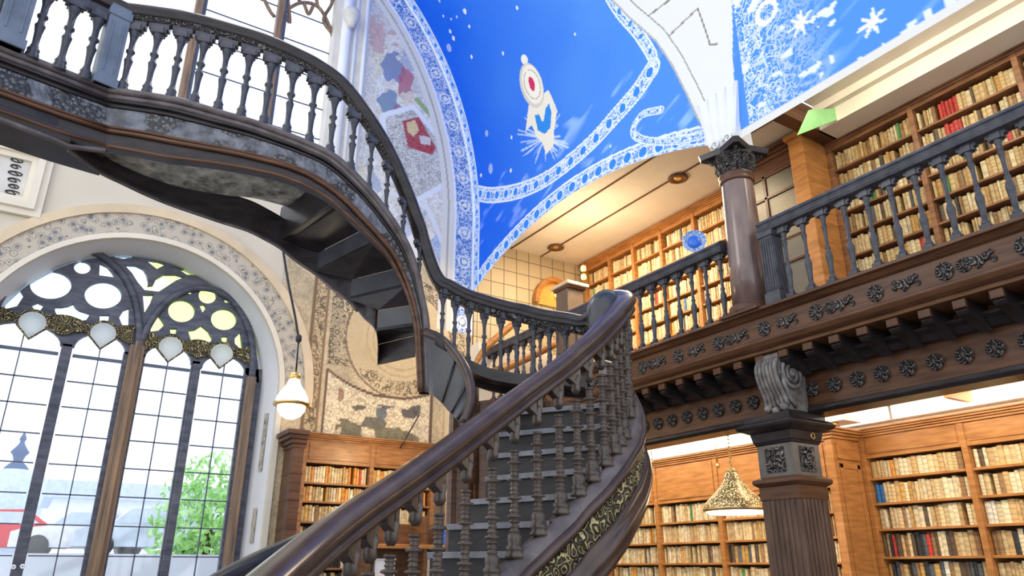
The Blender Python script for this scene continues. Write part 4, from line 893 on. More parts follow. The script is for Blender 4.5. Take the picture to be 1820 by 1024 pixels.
# landing balusters
LBf = smooth(ldB, 20); LRf = smooth(ldR, 20)
acc = 0
for j in range(6, len(LBf)):
    acc += (LBf[j]-LBf[j-1]).length if j else 0
    if acc > .155: put_bal('upper', LBf[j], LRf[j].z-.08, 0, .62); acc = 0
Tf = smooth(upT, 20); Rf = smooth(upR, 20); acc = .1
for j in range(1, len(Tf)-8):
    dd = Tf[j]-Tf[j-1]; acc += Vector((dd.x, dd.y, 0)).length
    if acc > .195:
        t = Tf[j]-Tf[j-1]; put_bal('upper', Tf[j], Rf[j].z-.10, math.atan2(t.y, t.x)+PI/2, .95 if Rf[j].z-Tf[j].z > .75 else .72); acc = 0
d = bcT[-1]-bcT[0]
for t in (.09, .18, .274, .41, .5, .59, .68, .77, .86, .95):
    p = bcT[0]+d*t; put_bal('upper', Vector((p.x, p.y, bcT[0].z)), bcT[0].z+.78, math.atan2(d.y, d.x)+PI/2, 1.05)
def post(c, w, z0, z1, rz):
    m = MB(); m.box((-w, -w, 0), (w, w, z1-z0)); m.box((-w*1.15, -w*1.15, 0), (w*1.15, w*1.15, .09)); m.box((-w*1.12, -w*1.12, z1-z0-.12), (w*1.12, w*1.12, z1-z0-.04))
    for s in (-1, 1):
        m.box((-w*.6, s*w*1.06-.004, .14), (-w*.45, s*w*1.06+.004, z1-z0-.16)); m.box((w*.45, s*w*1.06-.004, .14), (w*.6, s*w*1.06+.004, z1-z0-.16))
    o = m.build('newel_post', POSTM, st, .006); o.matrix_parent_inverse = Matrix.Translation(-st.location); o.location = (c.x, c.y, z0); o.rotation_euler = (0, 0, rz)
post(bcT[0]+d.normalized()*.05, .085, bcT[0].z, bcT[0].z+.84, math.atan2(d.y, d.x)); post(bcT[0]+d*.358, .10, bcT[0].z, bcT[0].z+.84, math.atan2(d.y, d.x))
# ---- upper stringer and balcony fascia
Bn = [(745, 697, 6.62), (742, 628, 6.6), (738, 580, 6.58), (726, 530, 6.56), (706, 484, 6.5), (682, 448, 6.4), (632, 398, 6.22), (585, 355, 6.15), (540, 330, 6.1), (498, 314, 6.1), (450, 303, 6.12), (398, 294, 6.15), (348, 287, 6.2), (299, 281, 6.25), (245, 271, 6.33), (188, 261, 6.4)]
Tn = [(763, 697, 6.62), (760, 625, 6.6)]+[p[:3] for p in TN[0:1]]+[p[:3] for p in TN[1:]]
Tn = [(763, 697, 6.62), (759, 620, 6.6), (757, 570, 6.6), (750, 530, 6.58), (738, 480, 6.53), (722, 437, 6.45), (690, 385, 6.32), (650, 335, 6.22), (598, 285, 6.13), (548, 259, 6.1), (498, 239, 6.1), (450, 221, 6.12), (398, 206, 6.15), (348, 191, 6.2), (299, 179, 6.25), (191, 163, 6.4)]
Ts = smooth([atD(*p) for p in Tn], 6); Bs = smooth([atD(*p) for p in Bn], 6)
for i in range(len(Bs)): pass
T2 = [atD(*p) for p in ((191, 163, 6.4), (100, 127, 6.36), (0, 88, 6.3), (-90, 52, 6.25))]; B2 = [atD(*p) for p in ((188, 261, 6.4), (100, 234, 6.36), (0, 199, 6.3), (-90, 168, 6.25))]
T2[-1] = T2[0]+(T2[-1]-T2[0])*1.9; B2[-1] = B2[0]+(B2[-1]-B2[0])*1.9
def away(p): v = Vector((p.x, p.y, 0)).normalized(); return v
for nm, TT, BB in (('stringer', Ts, Bs), ('balcony_fascia', T2, B2)):
    m = MB(); k = .05
    m.loft([p for p in TT], [p for p in BB]); m.loft([p+away(p)*k*2 for p in TT], [p+away(p)*k*2 for p in BB]); m.loft(TT, [p+away(p)*k*2 for p in TT]); m.loft(BB, [p+away(p)*k*2 for p in BB]); m.build(nm, DARK, st)
    f = lambda t, e: [a.lerp(b, t)-away(a)*e for a, b in zip(TT, BB)]
    m = MB(); a_, b_ = f(.30, .012), f(.62, .012); m.loft(a_, b_); m.loft(f(.30, -.0), a_); m.loft(b_, f(.62, 0)); m.build('carved_band', FRIEZE, st)
    for t, r in ((.0, .035), (.10, .028), (.17, .018), (.27, .014), (.65, .014), (.72, .022)):
        MB().tube(f(t, .015 if t else .03), r, 6).build('moulding', BROWN if t > .6 else STEPW if t < .12 else DARK, st)
    MB().tube(f(.99, .01), .018, 6).build('moulding', BROWN, st)
# ---- far edge of the balcony and upper flight
def pz(px, py, z):
    d = ray(px, py); t = (z-CZ)/d[2]; return Vector((d[0]*t, d[1]*t, z))
FEn = [pz(*p) for p in ((671, 648, 3.50), (669, 590, 3.74), (645, 562, 3.92), (622, 533, 4.09), (592, 510, 4.25), (561, 483, 4.40), (530, 462, 4.50), (499, 437, 4.60), (470, 420, 4.66), (439, 405, 4.71), (395, 391, 4.77), (351, 376, 4.82), (308, 361, 4.86), (264, 343, 4.88), (220, 322, 4.9), (176, 300, 4.9), (123, 262, 4.9))]
FE = smooth(FEn, 5)
m = MB(); up35 = [Vector((p.x, p.y, max(p.z+.30, 0))) for p in FE]
m.loft(FE, up35); m.loft([p+away(p)*.05 for p in FE], [p+away(p)*.05 for p in up35]); m.loft(FE, [p+away(p)*.05 for p in FE]); m.build('far_stringer', DARK, st)
MB().tube([p+away(p)*.05 for p in FE[12:]], .02, 6).build('lip', STEPW, st)  # lighter wood stands in for blue window light along this edge
# steps seen from below
KN = [(738, 634, 671, 648, 3.50), (735, 579, 670, 588, 3.72), (721, 509, 622, 532, 4.07), (664, 433, 562, 483, 4.40), (600, 372, 499, 437, 4.66)]
SD = [6.72, 6.68, 6.58, 6.42, 6.3]
for k in range(4):
    n0 = atD(*KN[k][:2], SD[k]); f0 = pz(*KN[k][2:4], KN[k][4]); n1 = atD(*KN[k+1][:2], SD[k+1]); f1 = pz(*KN[k+1][2:4], KN[k+1][4])
    h = Vector((0, 0, .21)); th = (Vector((n0.x-n1.x, n0.y-n1.y, 0))+Vector((f0.x-f1.x, f0.y-f1.y, 0))).normalized()*.03
    MB().hull8([n0, f0, f0+th, n0+th], [n0+h, f0+h, f0+h+th, n0+h+th]).build('riser', DARKS, st, .004) if k else MB().hull8([n0, f0, f0+th, n0+th], [n0+h, f0+h, f0+h+th, n0+h+th]).build('riser', DARK, st, .004)
    u = Vector((0, 0, .03)); MB().hull8([n0+h, f0+h, f1, n1], [n0+h+u, f0+h+u, f1+u, n1+u]).build('tread', DARK, st)
n0 = atD(600, 368, 6.3); f0 = pz(499, 437, 4.66); e_ = (n0-f0).normalized(); s_ = Vector((e_.y, -e_.x, 0))
MB().hull8([n0-s_*.07, f0-s_*.07, f0+s_*.07, n0+s_*.07], [n0+e_*.1-s_*.05+Vector((0, 0, .42)), f0-s_*.05+Vector((0, 0, .42)), f0+s_*.05+Vector((0, 0, .42)), n0+s_*.05+Vector((0, 0, .42))]).build('cross_beam', DARK, st, .01)
nb = [Vector((p.x, p.y, 5.06)) for p in Bs[42:]]; fb = [p for p in FE if p.z > 4.58]
fr_ = resample(fb, .05); nr = [nb[round(i*(len(nb)-1)/(len(fr_)-1))] for i in range(len(fr_))]
MB().loft(nr, [Vector((p.x, p.y, 5.04)) for p in fr_], .05, (0, 0, 1)).build('soffit', SOFFIT, st)
# balcony floor over the straight part
ex = [Vector((p.x, p.y, 5.0)) for p in B2]; far_ = [Vector((p.x, p.y, 0))+away(p)*.6 for p in B2]
MB().loft(ex, [Vector((p.x, p.y, 4.95)) for p in far_], .3, (0, 0, 1)).build('balcony_floor', DARK, st)
pz0, pz1 = pz(-90, 175, 4.86), pz(0, 212, 4.87); MB().tube([pz0, pz1, pz(100, 250, 4.87), pz(123, 260, 4.88), pz(188, 268, 4.88)], .025, 6).build('lip', STEPW, st)  # paler wood again, for the blue-lit lower edge of the balcony
# ---- ribbon parapet of the inner curve
RT = smooth([atD(*p) for p in ((757, 590, 6.5), (785, 604, 6.38), (812, 632, 6.22), (830, 664, 6.08), (838, 700, 5.98), (834, 728, 5.92), (825, 750, 5.88))], 6)
RB = smooth([atD(*p) for p in ((761, 696, 6.52), (772, 703, 6.4), (786, 716, 6.26), (799, 731, 6.12), (808, 741, 6.0), (815, 750, 5.94), (820, 757, 5.9))], 6)
MB().loft(RT, RB).loft([p+away(p)*.04 for p in RT], [p+away(p)*.04 for p in RB]).build('curved_parapet', DARKS, st)
MB().tube(RT, .042, 10).build('parapet_rail', RAILW, st)
for t in (12, 20, 27):
    MB().tube([RT[t]-away(RT[t])*.01, RB[t]-away(RB[t])*.01], .010, 6).build('parapet_joint', DARK, st)
# newel post of the landing behind the ribbon
MB().tube([atD(842, 660, 6.9), atD(842, 860, 6.9)], .05, 10).build('inner_post', BROWN, st)


# ================================================================== BOOKCASES + BOOKS
SLOTS = []       # (origin, along, out, width, height, case phrase, shelf no)
def bookcase(name, label, origin, along, out, bays, z0, ztop, shelves, opening_top, mat, depth=.34, crown=.22, side=True, panels=True, phrase='', fill=None):
    """origin: front left-hand bottom corner in plan, 'along' runs to the right seen from the hall, 'out' points to the viewer"""
    A = Vector(along); O = Vector(out); P0 = Vector((origin[0], origin[1], 0)); e = empty(name, (P0.x, P0.y, z0), label, 'bookcase')
    def bx(m, a0, a1, o0, o1, za, zb):
        q = [P0+A*a+O*o for a, o in ((a0, o0), (a1, o0), (a1, o1), (a0, o1))]
        return m.hull8([(p.x, p.y, za) for p in q], [(p.x, p.y, zb) for p in q])
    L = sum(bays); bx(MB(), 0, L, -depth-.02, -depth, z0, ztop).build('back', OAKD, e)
    x = 0; divs = [0]
    for w in bays: x += w; divs.append(x)
    for i, x in enumerate(divs): bx(MB(), x-.035, x+.035, -depth, .015, z0, ztop-.1).build('upright', mat, e, .006)
    m = bx(MB(), -.03, L+.03, -depth, .0, opening_top, ztop-.05); m.build('frieze', mat, e)
    if panels:
        for i, w in enumerate(bays): bx(MB(), divs[i]+.06, divs[i+1]-.06, 0, .012, opening_top+.05, ztop-.13).build('frieze_panel', mat, e, .006)
    m = MB()
    for k, (o, za, zb) in enumerate(((.03, ztop-.10, ztop-.07), (.055, ztop-.07, ztop-.045), (.085, ztop-.045, ztop-.02), (.11, ztop-.02, ztop))): bx(m, -o, L+o, -depth, o, za, zb)
    m.build('cornice', mat, e, .006)
    for i, w in enumerate(bays):
        for k, z in enumerate(shelves):
            bx(MB(), divs[i]+.03, divs[i+1]-.03, -depth, -.01, z-.03, z).build('shelf', mat, e, .004)
            top = opening_top if k == 0 else shelves[k-1]-.03
            if fill is None or fill(i, k): SLOTS.append((P0+A*(divs[i]+.045), A, O, divs[i+1]-divs[i]-.09, top-z, z, phrase, i, k, len(bays)))
    return e
MY = Vector((0, -1, 0)); MX = Vector((-1, 0, 0))
# lower right : faces the hall (-X); seen from the hall 'right' is -Y
bookcase('bookcase', 'tall honey-oak bookcase of two bays at the lower right corner', (9.12, 5.76), MY, MX, [1.29, 1.4, 1.4], 0, 3.30, [2.68, 2.37, 2.06, 1.73, 1.40, 1.08], 2.93, OAK, phrase='lower right bookcase')
# lower left
bookcase('bookcase', 'honey-oak bookcase under the gallery behind the brass lantern', (8.6, 10.45), MY, MX, [1.3, 1.32, 1.3, .62], 0, 3.24, [2.27, 1.97, 1.67, 1.36, 1.04], 2.56, OAK, phrase='bookcase behind the lantern')
pe = empty('pier_cabinet', (8.6, 5.85, 0), 'bright orange oak pier with a tall sunk panel beside the lower right bookcase', 'cabinet')
MB().box((8.55, 5.80, 0), (9.14, 5.90, 3.20)).build('panel_side', OAK, pe, .006)
m = MB(); m.box((8.64, 5.785, .3), (8.70, 5.80, 2.85)).box((9.0, 5.785, .3), (9.06, 5.80, 2.85)).box((8.64, 5.785, 2.79), (9.06, 5.80, 2.85)).box((8.64, 5.785, .3), (9.06, 5.80, .36)); m.build('panel_frame', OAK, pe, .004)
m = MB()
for o, a, b in ((.03, 3.16, 3.2), (.06, 3.2, 3.23), (.10, 3.23, 3.26), (.13, 3.26, 3.29)): m.box((8.55-o, 5.80-o, a), (9.14, 5.92, b))
m.build('cornice', OAK, pe, .005); MB().box((8.62, 5.775, 2.9), (9.08, 5.80, 3.12)).build('frieze_panel', OAK, pe, .006)
# upper right
bookcase('bookcase', 'upper gallery walnut bookcase packed with old books at the top right', (9.0, 5.42), MY, MX, [1.24, 1.3, 1.3], 4.3, 7.5, [7.02, 6.68, 6.34, 6.0, 5.66, 5.32, 4.98, 4.64], 7.34, WALN, phrase='upper right gallery bookcase', panels=False)
# upper left: far part of gallery behind the left balustrade
bookcase('bookcase', 'long lit gallery bookcase with square openings left of the upper column', (9.15, 11.45), MY, MX, [.8, .72, .78, .85, .95], 4.3, 7.7, [7.2, 6.86, 6.52, 6.18, 5.84, 5.5, 5.16, 4.8], 7.52, OAK, phrase='far gallery bookcase', panels=False)
# glazed cabinet beside the column
cb = empty('glazed_cabinet', (8.6, 5.5, 4.3), 'brown glazed cupboard with four dim panes behind the upper column', 'cabinet')
y0, y1 = 5.72, 7.0; xf = 8.7
m = MB(); m.box((xf, y0, 4.3), (9.15, y0+.06, 7.55)).box((xf, y1-.06, 4.3), (9.15, y1, 7.55)).box((xf, y0, 7.3), (9.15, y1, 7.55)).box((9.1, y0, 4.3), (9.15, y1, 7.5)).box((xf, y0, 4.3), (9.15, y1, 5.0)).box((xf, y0, 6.1), (9.1, y1, 6.16)); m.build('body', BROWN, cb, .006)
m = MB(); 
for y in (y0+.06, (y0+y1)/2-.02, y1-.12): m.box((xf-.02, y, 5.0), (xf+.02, y+.05, 7.3))
for z in (5.0, 5.75, 6.5, 6.88, 7.24): m.box((xf-.02, y0+.06, z), (xf+.02, y1-.06, z+.045))
m.build('door_frame', BROWN, cb, .004); MB().box((xf, y0+.08, 5.02), (xf+.006, y1-.08, 7.28)).build('door_glass', CASEG, cb)
m = MB()
for o, a, b in ((.04, 7.5, 7.55), (.09, 7.55, 7.6), (.14, 7.6, 7.66)): m.box((xf-o, y0-o*.3, a), (9.15, y1+o*.3, b))
m.build('cornice', BROWN, cb, .006)
MB().box((xf-.05, y0-.02, 7.66), (9.15, y1, 7.72)).build('top_board', BROWN, cb)
pl = empty('oak_pilaster', (8.5, 5.5, 4.3), 'plain orange oak pilaster between glazed cupboard and upper right bookcase', 'pilaster')
MB().box((8.45, 5.46, 4.3), (9.1, 5.70, 7.48)).build('shaft', OAK, pl, .01); MB().box((8.41, 5.42, 7.48), (9.1, 5.74, 7.56)).build('cap', OAK, pl, .006); MB().box((8.43, 5.44, 4.3), (9.1, 5.72, 4.5)).build('base', OAK, pl, .006)
# back bookcase below the figure panel (faces -Y; right = +X)
bookcase('bookcase', 'glowing oak bookcase against the painted wall below the figure mural', (3.38, 11.1), Vector((1, 0, 0)), Vector((0, -1, 0)), [1.08, 1.08], 0, 3.52, [2.80, 2.53, 2.24, 1.93, 1.6, 1.28, .96], 3.08, OAKB, phrase='bookcase on the painted wall')
ps = empty('bookcase_end_pier', (3.2, 11.2, 0), 'reddish banded end pier at the left of the back bookcase', 'pier')
m = MB(); m.box((3.2, 11.08, 0), (3.36, 11.58, 3.3))
for z in (.9, 1.3, 1.72, 2.12, 2.52, 2.9): m.box((3.19, 11.07, z), (3.37, 11.58, z+.012))
m.build('shaft', BROWN, ps, .006); m = MB()
for o, a, b in ((.02, 3.28, 3.34), (.06, 3.34, 3.40), (.11, 3.40, 3.46), (.15, 3.46, 3.53)): m.box((3.2-o, 11.08-o, a), (3.38, 11.58, b))
m.build('cornice', BROWN, ps, .006)
for k, (x0, x1, mt) in enumerate(((5.62, 5.76, OAK), (5.95, 6.12, OCHRE), (6.2, 6.34, OAK))):
    e = empty('wall_post', (x0, 11.4, 0), ('honey oak post right of the back bookcase', 'ochre painted half column behind the curved parapet', 'oak post nearest the gallery corner of the painted wall')[k], 'post')
    MB().box((x0, 11.42, 0), (x1, 11.58, 4.2 if k else 3.45)).build('shaft', mt, e, .02); MB().box((x0-.03, 11.38, 3.45-.1), (x1+.03, 11.58, 3.5)).build('cap', mt, e, .01)
# ---- one book, copied
def book_mesh():
    m = MB(); n = 6; pr = [(-.5, 0), (-.5, .94)]+[(-.5+k/n, .94+.06*math.sin(PI*k/n)) for k in range(1, n)]+[(.5, .94), (.5, 0)]
    N_ = len(pr); zs_ = [0, .12, .13, .16, .17, .48, .49, .52, .53, .82, .83, .86, .87, 1]; rb = [0, 0, 1, 1, 0, 0, 1, 1, 0, 0, 1, 1, 0, 0]
    vs = []; 
    for z, r in zip(zs_, rb):
        for x, y in pr: vs.append((x*(1+.04*r*(y > .9)), y+(.012*r if y > .93 else 0), z))
    fs = [(i*N_+k, i*N_+(k+1) % N_, (i+1)*N_+(k+1) % N_, (i+1)*N_+k) for i in range(len(zs_)-1) for k in range(N_)]
    fs += [tuple(range(N_))[::-1], tuple((len(zs_)-1)*N_+k for k in range(N_))]
    m.add(vs, fs); return m
PAL = [('cream', (.74, .60, .38)), ('tan', (.60, .42, .21)), ('buff', (.66, .52, .30)), ('pale', (.80, .71, .53)), ('brown', (.32, .19, .09)), ('ivory', (.82, .74, .56)), ('ochre', (.62, .38, .12)), ('dark brown', (.12, .08, .055)), ('green', (.08, .30, .10)), ('slate', (.10, .13, .17)), ('red', (.60, .05, .04)), ('blue', (.03, .16, .50)), ('orange', (.80, .34, .05)), ('black', (.03, .03, .035)), ('white', (.85, .83, .78))]
PD = dict(PAL)
ORD = ['top', 'second', 'third', 'fourth', 'fifth', 'sixth', 'seventh', 'eighth', 'ninth']
def nth(n): return f"{n}{'th' if 10 <= n % 100 <= 20 else {1: 'st', 2: 'nd', 3: 'rd'}.get(n % 10, 'th')}"
books = []
for (P, A, O, wdt, hgt, z, phrase, bay, k, nb_) in SLOTS:
    x = 0; n = 0; light = ('upper right' in phrase)
    thick0 = R.uniform(.044, .054) if 'lower right' in phrase else R.uniform(.036, .055)
    while x < wdt-.02:
        t = thick0*R.uniform(.7, 1.35); 
        if x+t > wdt: break
        h = min(hgt-.025, R.uniform(.80, .92)*min(hgt, .30)); r = R.random(); n += 1
        w = [5, 4, 4, 4, 1, 3, 1.2, .25, .06, .1, .04, .01, .1, .05, .1]
        if 'lower right' in phrase and bay == 0 and k >= 3: w = [2, 2, 2, 1, 2, .5, 1, 3, .8, 2.6, .2, .15, .1, 1.6, .2]
        if 'lower right' in phrase and bay == 1 and k >= 2: w = [2, 3, 3, 1, 3, .5, 2, 1, .1, .1, .1, .1, .1, .2, .6]
        if 'lantern' in phrase and bay == 2 and k == 2: w = [2, 1, 1, 1, 1, .5, .3, 3, .6, 2, .1, .1, .6, 2, .1]
        if 'painted wall' in phrase: w = [3, 2, 2, 3, .3, 2, 3, .1, .02, .02, .2, .02, 2.6, .02, .1] if k < 3 else [1, 1, 1, 1, 1, 1, .3, 3, .1, 2, .1, .1, .1, 3, .1]
        if light: w = [4, 4, 5, 3, 2, 3, 1, 1, .5, .3, .3, 0, 0, .3, .1]
        if light and bay == 1 and k in (0, 1) and .22 < x/wdt < .42: w = [0]*10+[1]+[0]*4
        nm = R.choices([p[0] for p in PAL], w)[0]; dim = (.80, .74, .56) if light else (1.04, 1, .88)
        if 'lower right' in phrase and bay == 0 and k == 1 and n <= 2: nm = 'blue'
        if 'lower right' in phrase and bay == 0 and k == 1 and n in (24, 25, 26): nm = 'green'
        if 'lower right' in phrase and bay == 1 and k == 2 and n <= 2: nm = 'white'
        lean = R.uniform(-.05, .05) if R.random() < .2 else 0
        if R.random() < (.03 if not light else .05): x += t; n -= 1; continue
        dpt = R.uniform(.15, .19); q = P+A*(x+t/2)+O*(-.06-R.uniform(0, .02))
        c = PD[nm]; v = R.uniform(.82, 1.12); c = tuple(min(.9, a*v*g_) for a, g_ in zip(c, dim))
        a, b = proj(q.x, q.y, z); a2, b2 = proj(q.x, q.y, z+h); a3, _ = proj(*(q+A*t)[:2], z)
        vis = -30 < a < 1850 and -40 < b2 < 1050 and b > -20
        books.append(dict(q=q, A=A, O=O, t=t, h=h, d=dpt, z=z, c=c, nm=nm, n=n, k=k, bay=bay, ph=phrase, nb=nb_, lean=lean, area=(abs(b-b2)*max(abs(a3-a), .1) if vis else 0), px=a, py=b2, n_in=0))
        x += t+.002
def hidden(b):
    x, y = b['px'], b['py']
    if 'painted wall' in b['ph']: return y+60 > 1335-x*.72 or x > 770
    if 'lantern' in b['ph']: return x < 1120 or 1350 < x < 1440
    if 'far gallery' in b['ph']: return x < 1030 and y > 560
    return False
vis = [b for b in books if b['area'] > 0]
for b in vis:
    if hidden(b): b['area'] *= .02
vis.sort(key=lambda b: -b['area']); top = vis[:296]; rest = vis[296:]
bm_ = book_mesh(); first_b = None
bays_txt = {0: 'left bay', 1: 'second bay', 2: 'third bay', 3: 'fourth bay', 4: 'fifth bay'}
seen_lab = {}
for b in top:
    rz = math.atan2(b['O'].y, b['O'].x)-PI/2       # local +Y points to the viewer
    if first_b is None:
        o = first_b = bm_.build('book', BOOK)
    else:
        o = first_b.copy(); COL.objects.link(o)
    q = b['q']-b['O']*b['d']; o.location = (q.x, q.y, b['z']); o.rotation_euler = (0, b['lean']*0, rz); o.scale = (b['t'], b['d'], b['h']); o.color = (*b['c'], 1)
    size = 'thick' if b['t'] > .056 else 'thin' if b['t'] < .036 else 'upright'
    lab = f"{size} {b['nm']} book, {nth(b['n'])} from left, {ORD[b['k']]} shelf, {bays_txt[b['bay']]}, {b['ph']}"
    tag(o, lab, 'book', 'old books on the ' + b['ph'])
# everything smaller or hidden behind: one mesh
def merged(name, L):
    m = MB(); cols = []
    for b in L:
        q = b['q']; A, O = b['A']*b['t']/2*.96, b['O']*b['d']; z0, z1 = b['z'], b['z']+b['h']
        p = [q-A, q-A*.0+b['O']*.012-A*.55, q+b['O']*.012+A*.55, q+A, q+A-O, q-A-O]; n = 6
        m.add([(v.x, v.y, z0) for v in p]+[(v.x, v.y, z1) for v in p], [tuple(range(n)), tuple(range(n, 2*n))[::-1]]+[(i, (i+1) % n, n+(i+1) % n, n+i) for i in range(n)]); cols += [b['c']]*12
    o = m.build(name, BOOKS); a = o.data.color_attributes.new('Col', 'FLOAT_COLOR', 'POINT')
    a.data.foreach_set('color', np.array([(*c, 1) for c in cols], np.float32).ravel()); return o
tag(merged('books', rest), 'remaining small rows of old cream and brown books on the far shelves', 'books', kind='stuff')
# ---- items by the back bookcase
def clutter(name, label, cat, px, py, Y, w, h, d, mat, extra=None):
    p = onY(px, py, Y); e = empty(name, p, label, cat)
    MB().box((p.x-w/2, Y-d/2, p.z), (p.x+w/2, Y+d/2, p.z+h)).build('body', mat, e, .008)
    MB().box((p.x-w/2-.01, Y-d/2-.01, p.z+h), (p.x+w/2+.01, Y+d/2+.01, p.z+h+.02)).build('lid', extra or mat, e, .004)
    return e
dk = empty('reading_shelf', (5.2, 9.0, 0), 'low oak shelf unit seen between the lower stair balusters', 'shelf unit')
xa, xb, ya, yb = 4.05, 5.75, 10.0, 10.4
for z in (1.0, 1.42, 1.85): MB().box((xa, ya, z), (xb, yb, z+.06)).build('shelf', OAK, dk, .01)
for x in (xa, 4.9, xb-.06): MB().box((x, ya+.02, 0), (x+.06, yb, 2.3)).build('upright', OAKD, dk, .01)
MB().box((xa, yb-.02, 0), (xb, yb, 2.2)).build('back', OAKD, dk)
def on_desk(name, label, cat, x, z, w, h, mat, top_=None):
    e = empty(name, (x, 10.2, z), label, cat); MB().box((x-w/2, 10.1, z), (x+w/2, 10.32, z+h)).build('body', mat, e, .006)
    MB().box((x-w/2-.01, 10.09, z+h), (x+w/2+.01, 10.33, z+h+.02)).build('lid', top_ or mat, e, .003)
on_desk('storage_box', 'bright blue box on the low oak shelf between stair balusters', 'box', 5.42, 1.91, .34, .2, BLUEW, WHITEC)
on_desk('storage_box', 'white paper-filled box at the left of the low oak shelf', 'box', 4.35, 1.48, .3, .22, WHITEC)
on_desk('storage_box', 'cream card box in the middle of the low oak shelf', 'box', 5.15, 1.48, .32, .24, CREAM)
on_desk('storage_box', 'green glass-topped box lowest on the oak shelf', 'box', 4.55, 1.06, .3, .16, LEAF, BLACK)
on_desk('storage_box', 'cream ledger box lowest on the oak shelf at right', 'box', 5.3, 1.06, .4, .26, CREAM)
# thin dark pole leaning by the back bookcase
a, b_ = onY(745, 738, 11.0), onY(711, 797, 11.0); tag(MB().tube([a, b_], .012, 8).build('thin_rod', BLACK), 'thin slanting dark rod over the back bookcase cornice', 'rod')
# gallery end: arched niche, stone pier, slanted strings
nc = empty('lit_arch_niche', (8.4, YW-.05, 6.9), 'wooden arch with a glowing amber recess on the tiled wall', 'arched niche')
c = onY(985, 545, YW-.06)
A_ = [(c.x+.52*math.cos(t), c.z+.62*math.sin(t)) for t in np.linspace(0, PI, 24)]; B_ = [(c.x+.42*math.cos(t), c.z+.52*math.sin(t)) for t in np.linspace(0, PI, 24)]
curve_plate('arch_frame', [A_+B_[::-1]], .14, OAK, XZ(YW-.08), nc); curve_plate('amber_recess', [B_], .02, plain('amber_glow_plaster', (.75, .38, .08), .6), XZ(YW-.03), nc)  # warm glow inside the niche is put into the recess colour
MB().lathe([(.01, -.06), (.05, -.03), (.055, 0), (.03, .06), (.01, .08)], (c.x+.02, YW-.14, c.z+.24), 12).build('bulb', BULBW, nc)
pp = empty('stone_pedestal', (8.0, 10.2, 4.3), 'grey-brown capped pedestal in front of the far gallery shelves', 'pedestal')
c = onY(1022, 505, 9.6); 
MB().box((c.x-.17, 9.6, 4.3), (c.x+.17, 9.95, c.z-.04)).build('shaft', plain('grey_brown_stone', (.17, .11, .07), .6, scale=8), pp, .01)
MB().box((c.x-.24, 9.5, c.z-.05), (c.x+.24, 10.02, c.z+.01)).build('cap', OCHRE, pp, .01); MB().box((c.x-.20, 9.55, c.z-.10), (c.x+.20, 9.99, c.z-.05)).build('neck', BROWN, pp, .01)
for k, (P, lab) in enumerate(((((838, 660), (862, 620), (910, 578)), 'tan curved timber beam behind the landing balusters, nearer the left'), (((850, 672), (930, 640), (1010, 600), (1080, 575)), 'long tan curved timber rail behind the landing balusters'))):
    Q = smooth([onY(a, b, 10.6) for a, b in P], 8); tag(MB().sweep(Q, [(-.03, -.08), (.03, -.08), (.03, .08), (-.03, .08)]).build('timber_beam', OAK), lab, 'beam')
tag(MB().box((6.3, 11.0, 3.9), (8.9, 11.3, 5.4)).build('landing_parapet', CREAM), 'pale panelled parapet at the far end of the gallery', 'parapet')
# blue and white plate and small yellow sconce
c = onX(1234, 430, 6.9); e = empty('plate', c, 'round blue and white patterned plate above the left gallery balustrade', 'plate')
m = MB(); m.lathe([(.003, .01), (.11, .0), (.15, -.03), (.16, -.035), (.155, -.02), (.11, .02), (.003, .025)], (0, 0, 0), 28, 'y')
rot = Matrix.Rotation(-HD-.3, 3, 'Z')
def rotm(m, c): 
    for i, v in enumerate(m.v): m.v[i] = tuple(Vector(c)+rot @ Vector(v))
    return m
rotm(m, c).build('rim', carved('blue_white_glaze', (.02, .18, .62), (.8, .86, .92), 22, .3, .05), e); rotm(MB().lathe([(.003, -.012), (.085, -.012), (.09, -.002), (.003, .0)], (0, 0, 0), 24, 'y'), c).build('centre', BLUEW, e); 
rotm(MB().box((-.015, .0, -.4), (.015, .03, -.1)), c).build('stand', DARK, e)
c = onX(1037, 483, 8.9); e = empty('wall_sconce', c, 'small double yellow lamp by the far gallery shelves', 'wall lamp')
for dz, nm in ((.07, 'upper_bulb'), (-.12, 'lower_bulb')): MB().lathe([(.01, -.07), (.05, -.05), (.06, 0), (.05, .05), (.01, .07)], (c.x, c.y, c.z+dz), 12).build('bulb', BULBW, e)
MB().box((c.x-.02, c.y-.02, c.z-.25), (c.x+.1, c.y+.02, c.z+.18)).build('bracket', BRASS, e)
# ================================================================== LAMPS
t0 = onY(503, 443, 8.2); tp = onY(530, 600, 8.2); lt = onY(524, 668, 8.2)
pd = empty('pendant_lamp', lt, 'glowing milk-glass pendant lamp with a gold band left of the painted wall', 'pendant lamp')
cn = Vector((lt.x, lt.y, 0)); zt = lt.z; zb = onY(521, 746, 8.2).z; H_ = zt-zb
m = MB().tube(smooth([onY(500, 425, 8.2), onY(512, 500, 8.2), onY(524, 560, 8.2), onY(531, 602, 8.2)], 5), .014, 6).tube([onY(531, 602, 8.2), Vector((cn.x+.01, cn.y, zt+.02))], .010, 6)
m.lathe([(.01, -.05), (.035, -.03), (.035, .03), (.01, .05)], onY(531, 602, 8.2), 10); m.build('cord', BLACK, pd)
MB().lathe([(.05, zt-.10*H_), (.07, zt-.08*H_), (.065, zt+.02), (.02, zt+.05)], cn, 20).build('neck', BRASS, pd)
MB().lathe([(.055, zt-.08*H_), (.075, zt-.2*H_), (.13, zt-.36*H_), (.17, zt-.5*H_), (.18, zt-.63*H_), (.17, zt-.66*H_)], cn, 28).build('upper_shade', BULB, pd)
MB().lathe([(.17, zt-.63*H_), (.205, zt-.64*H_), (.205, zt-.69*H_), (.16, zt-.71*H_)], cn, 28).build('gold_band', BRASS, pd)
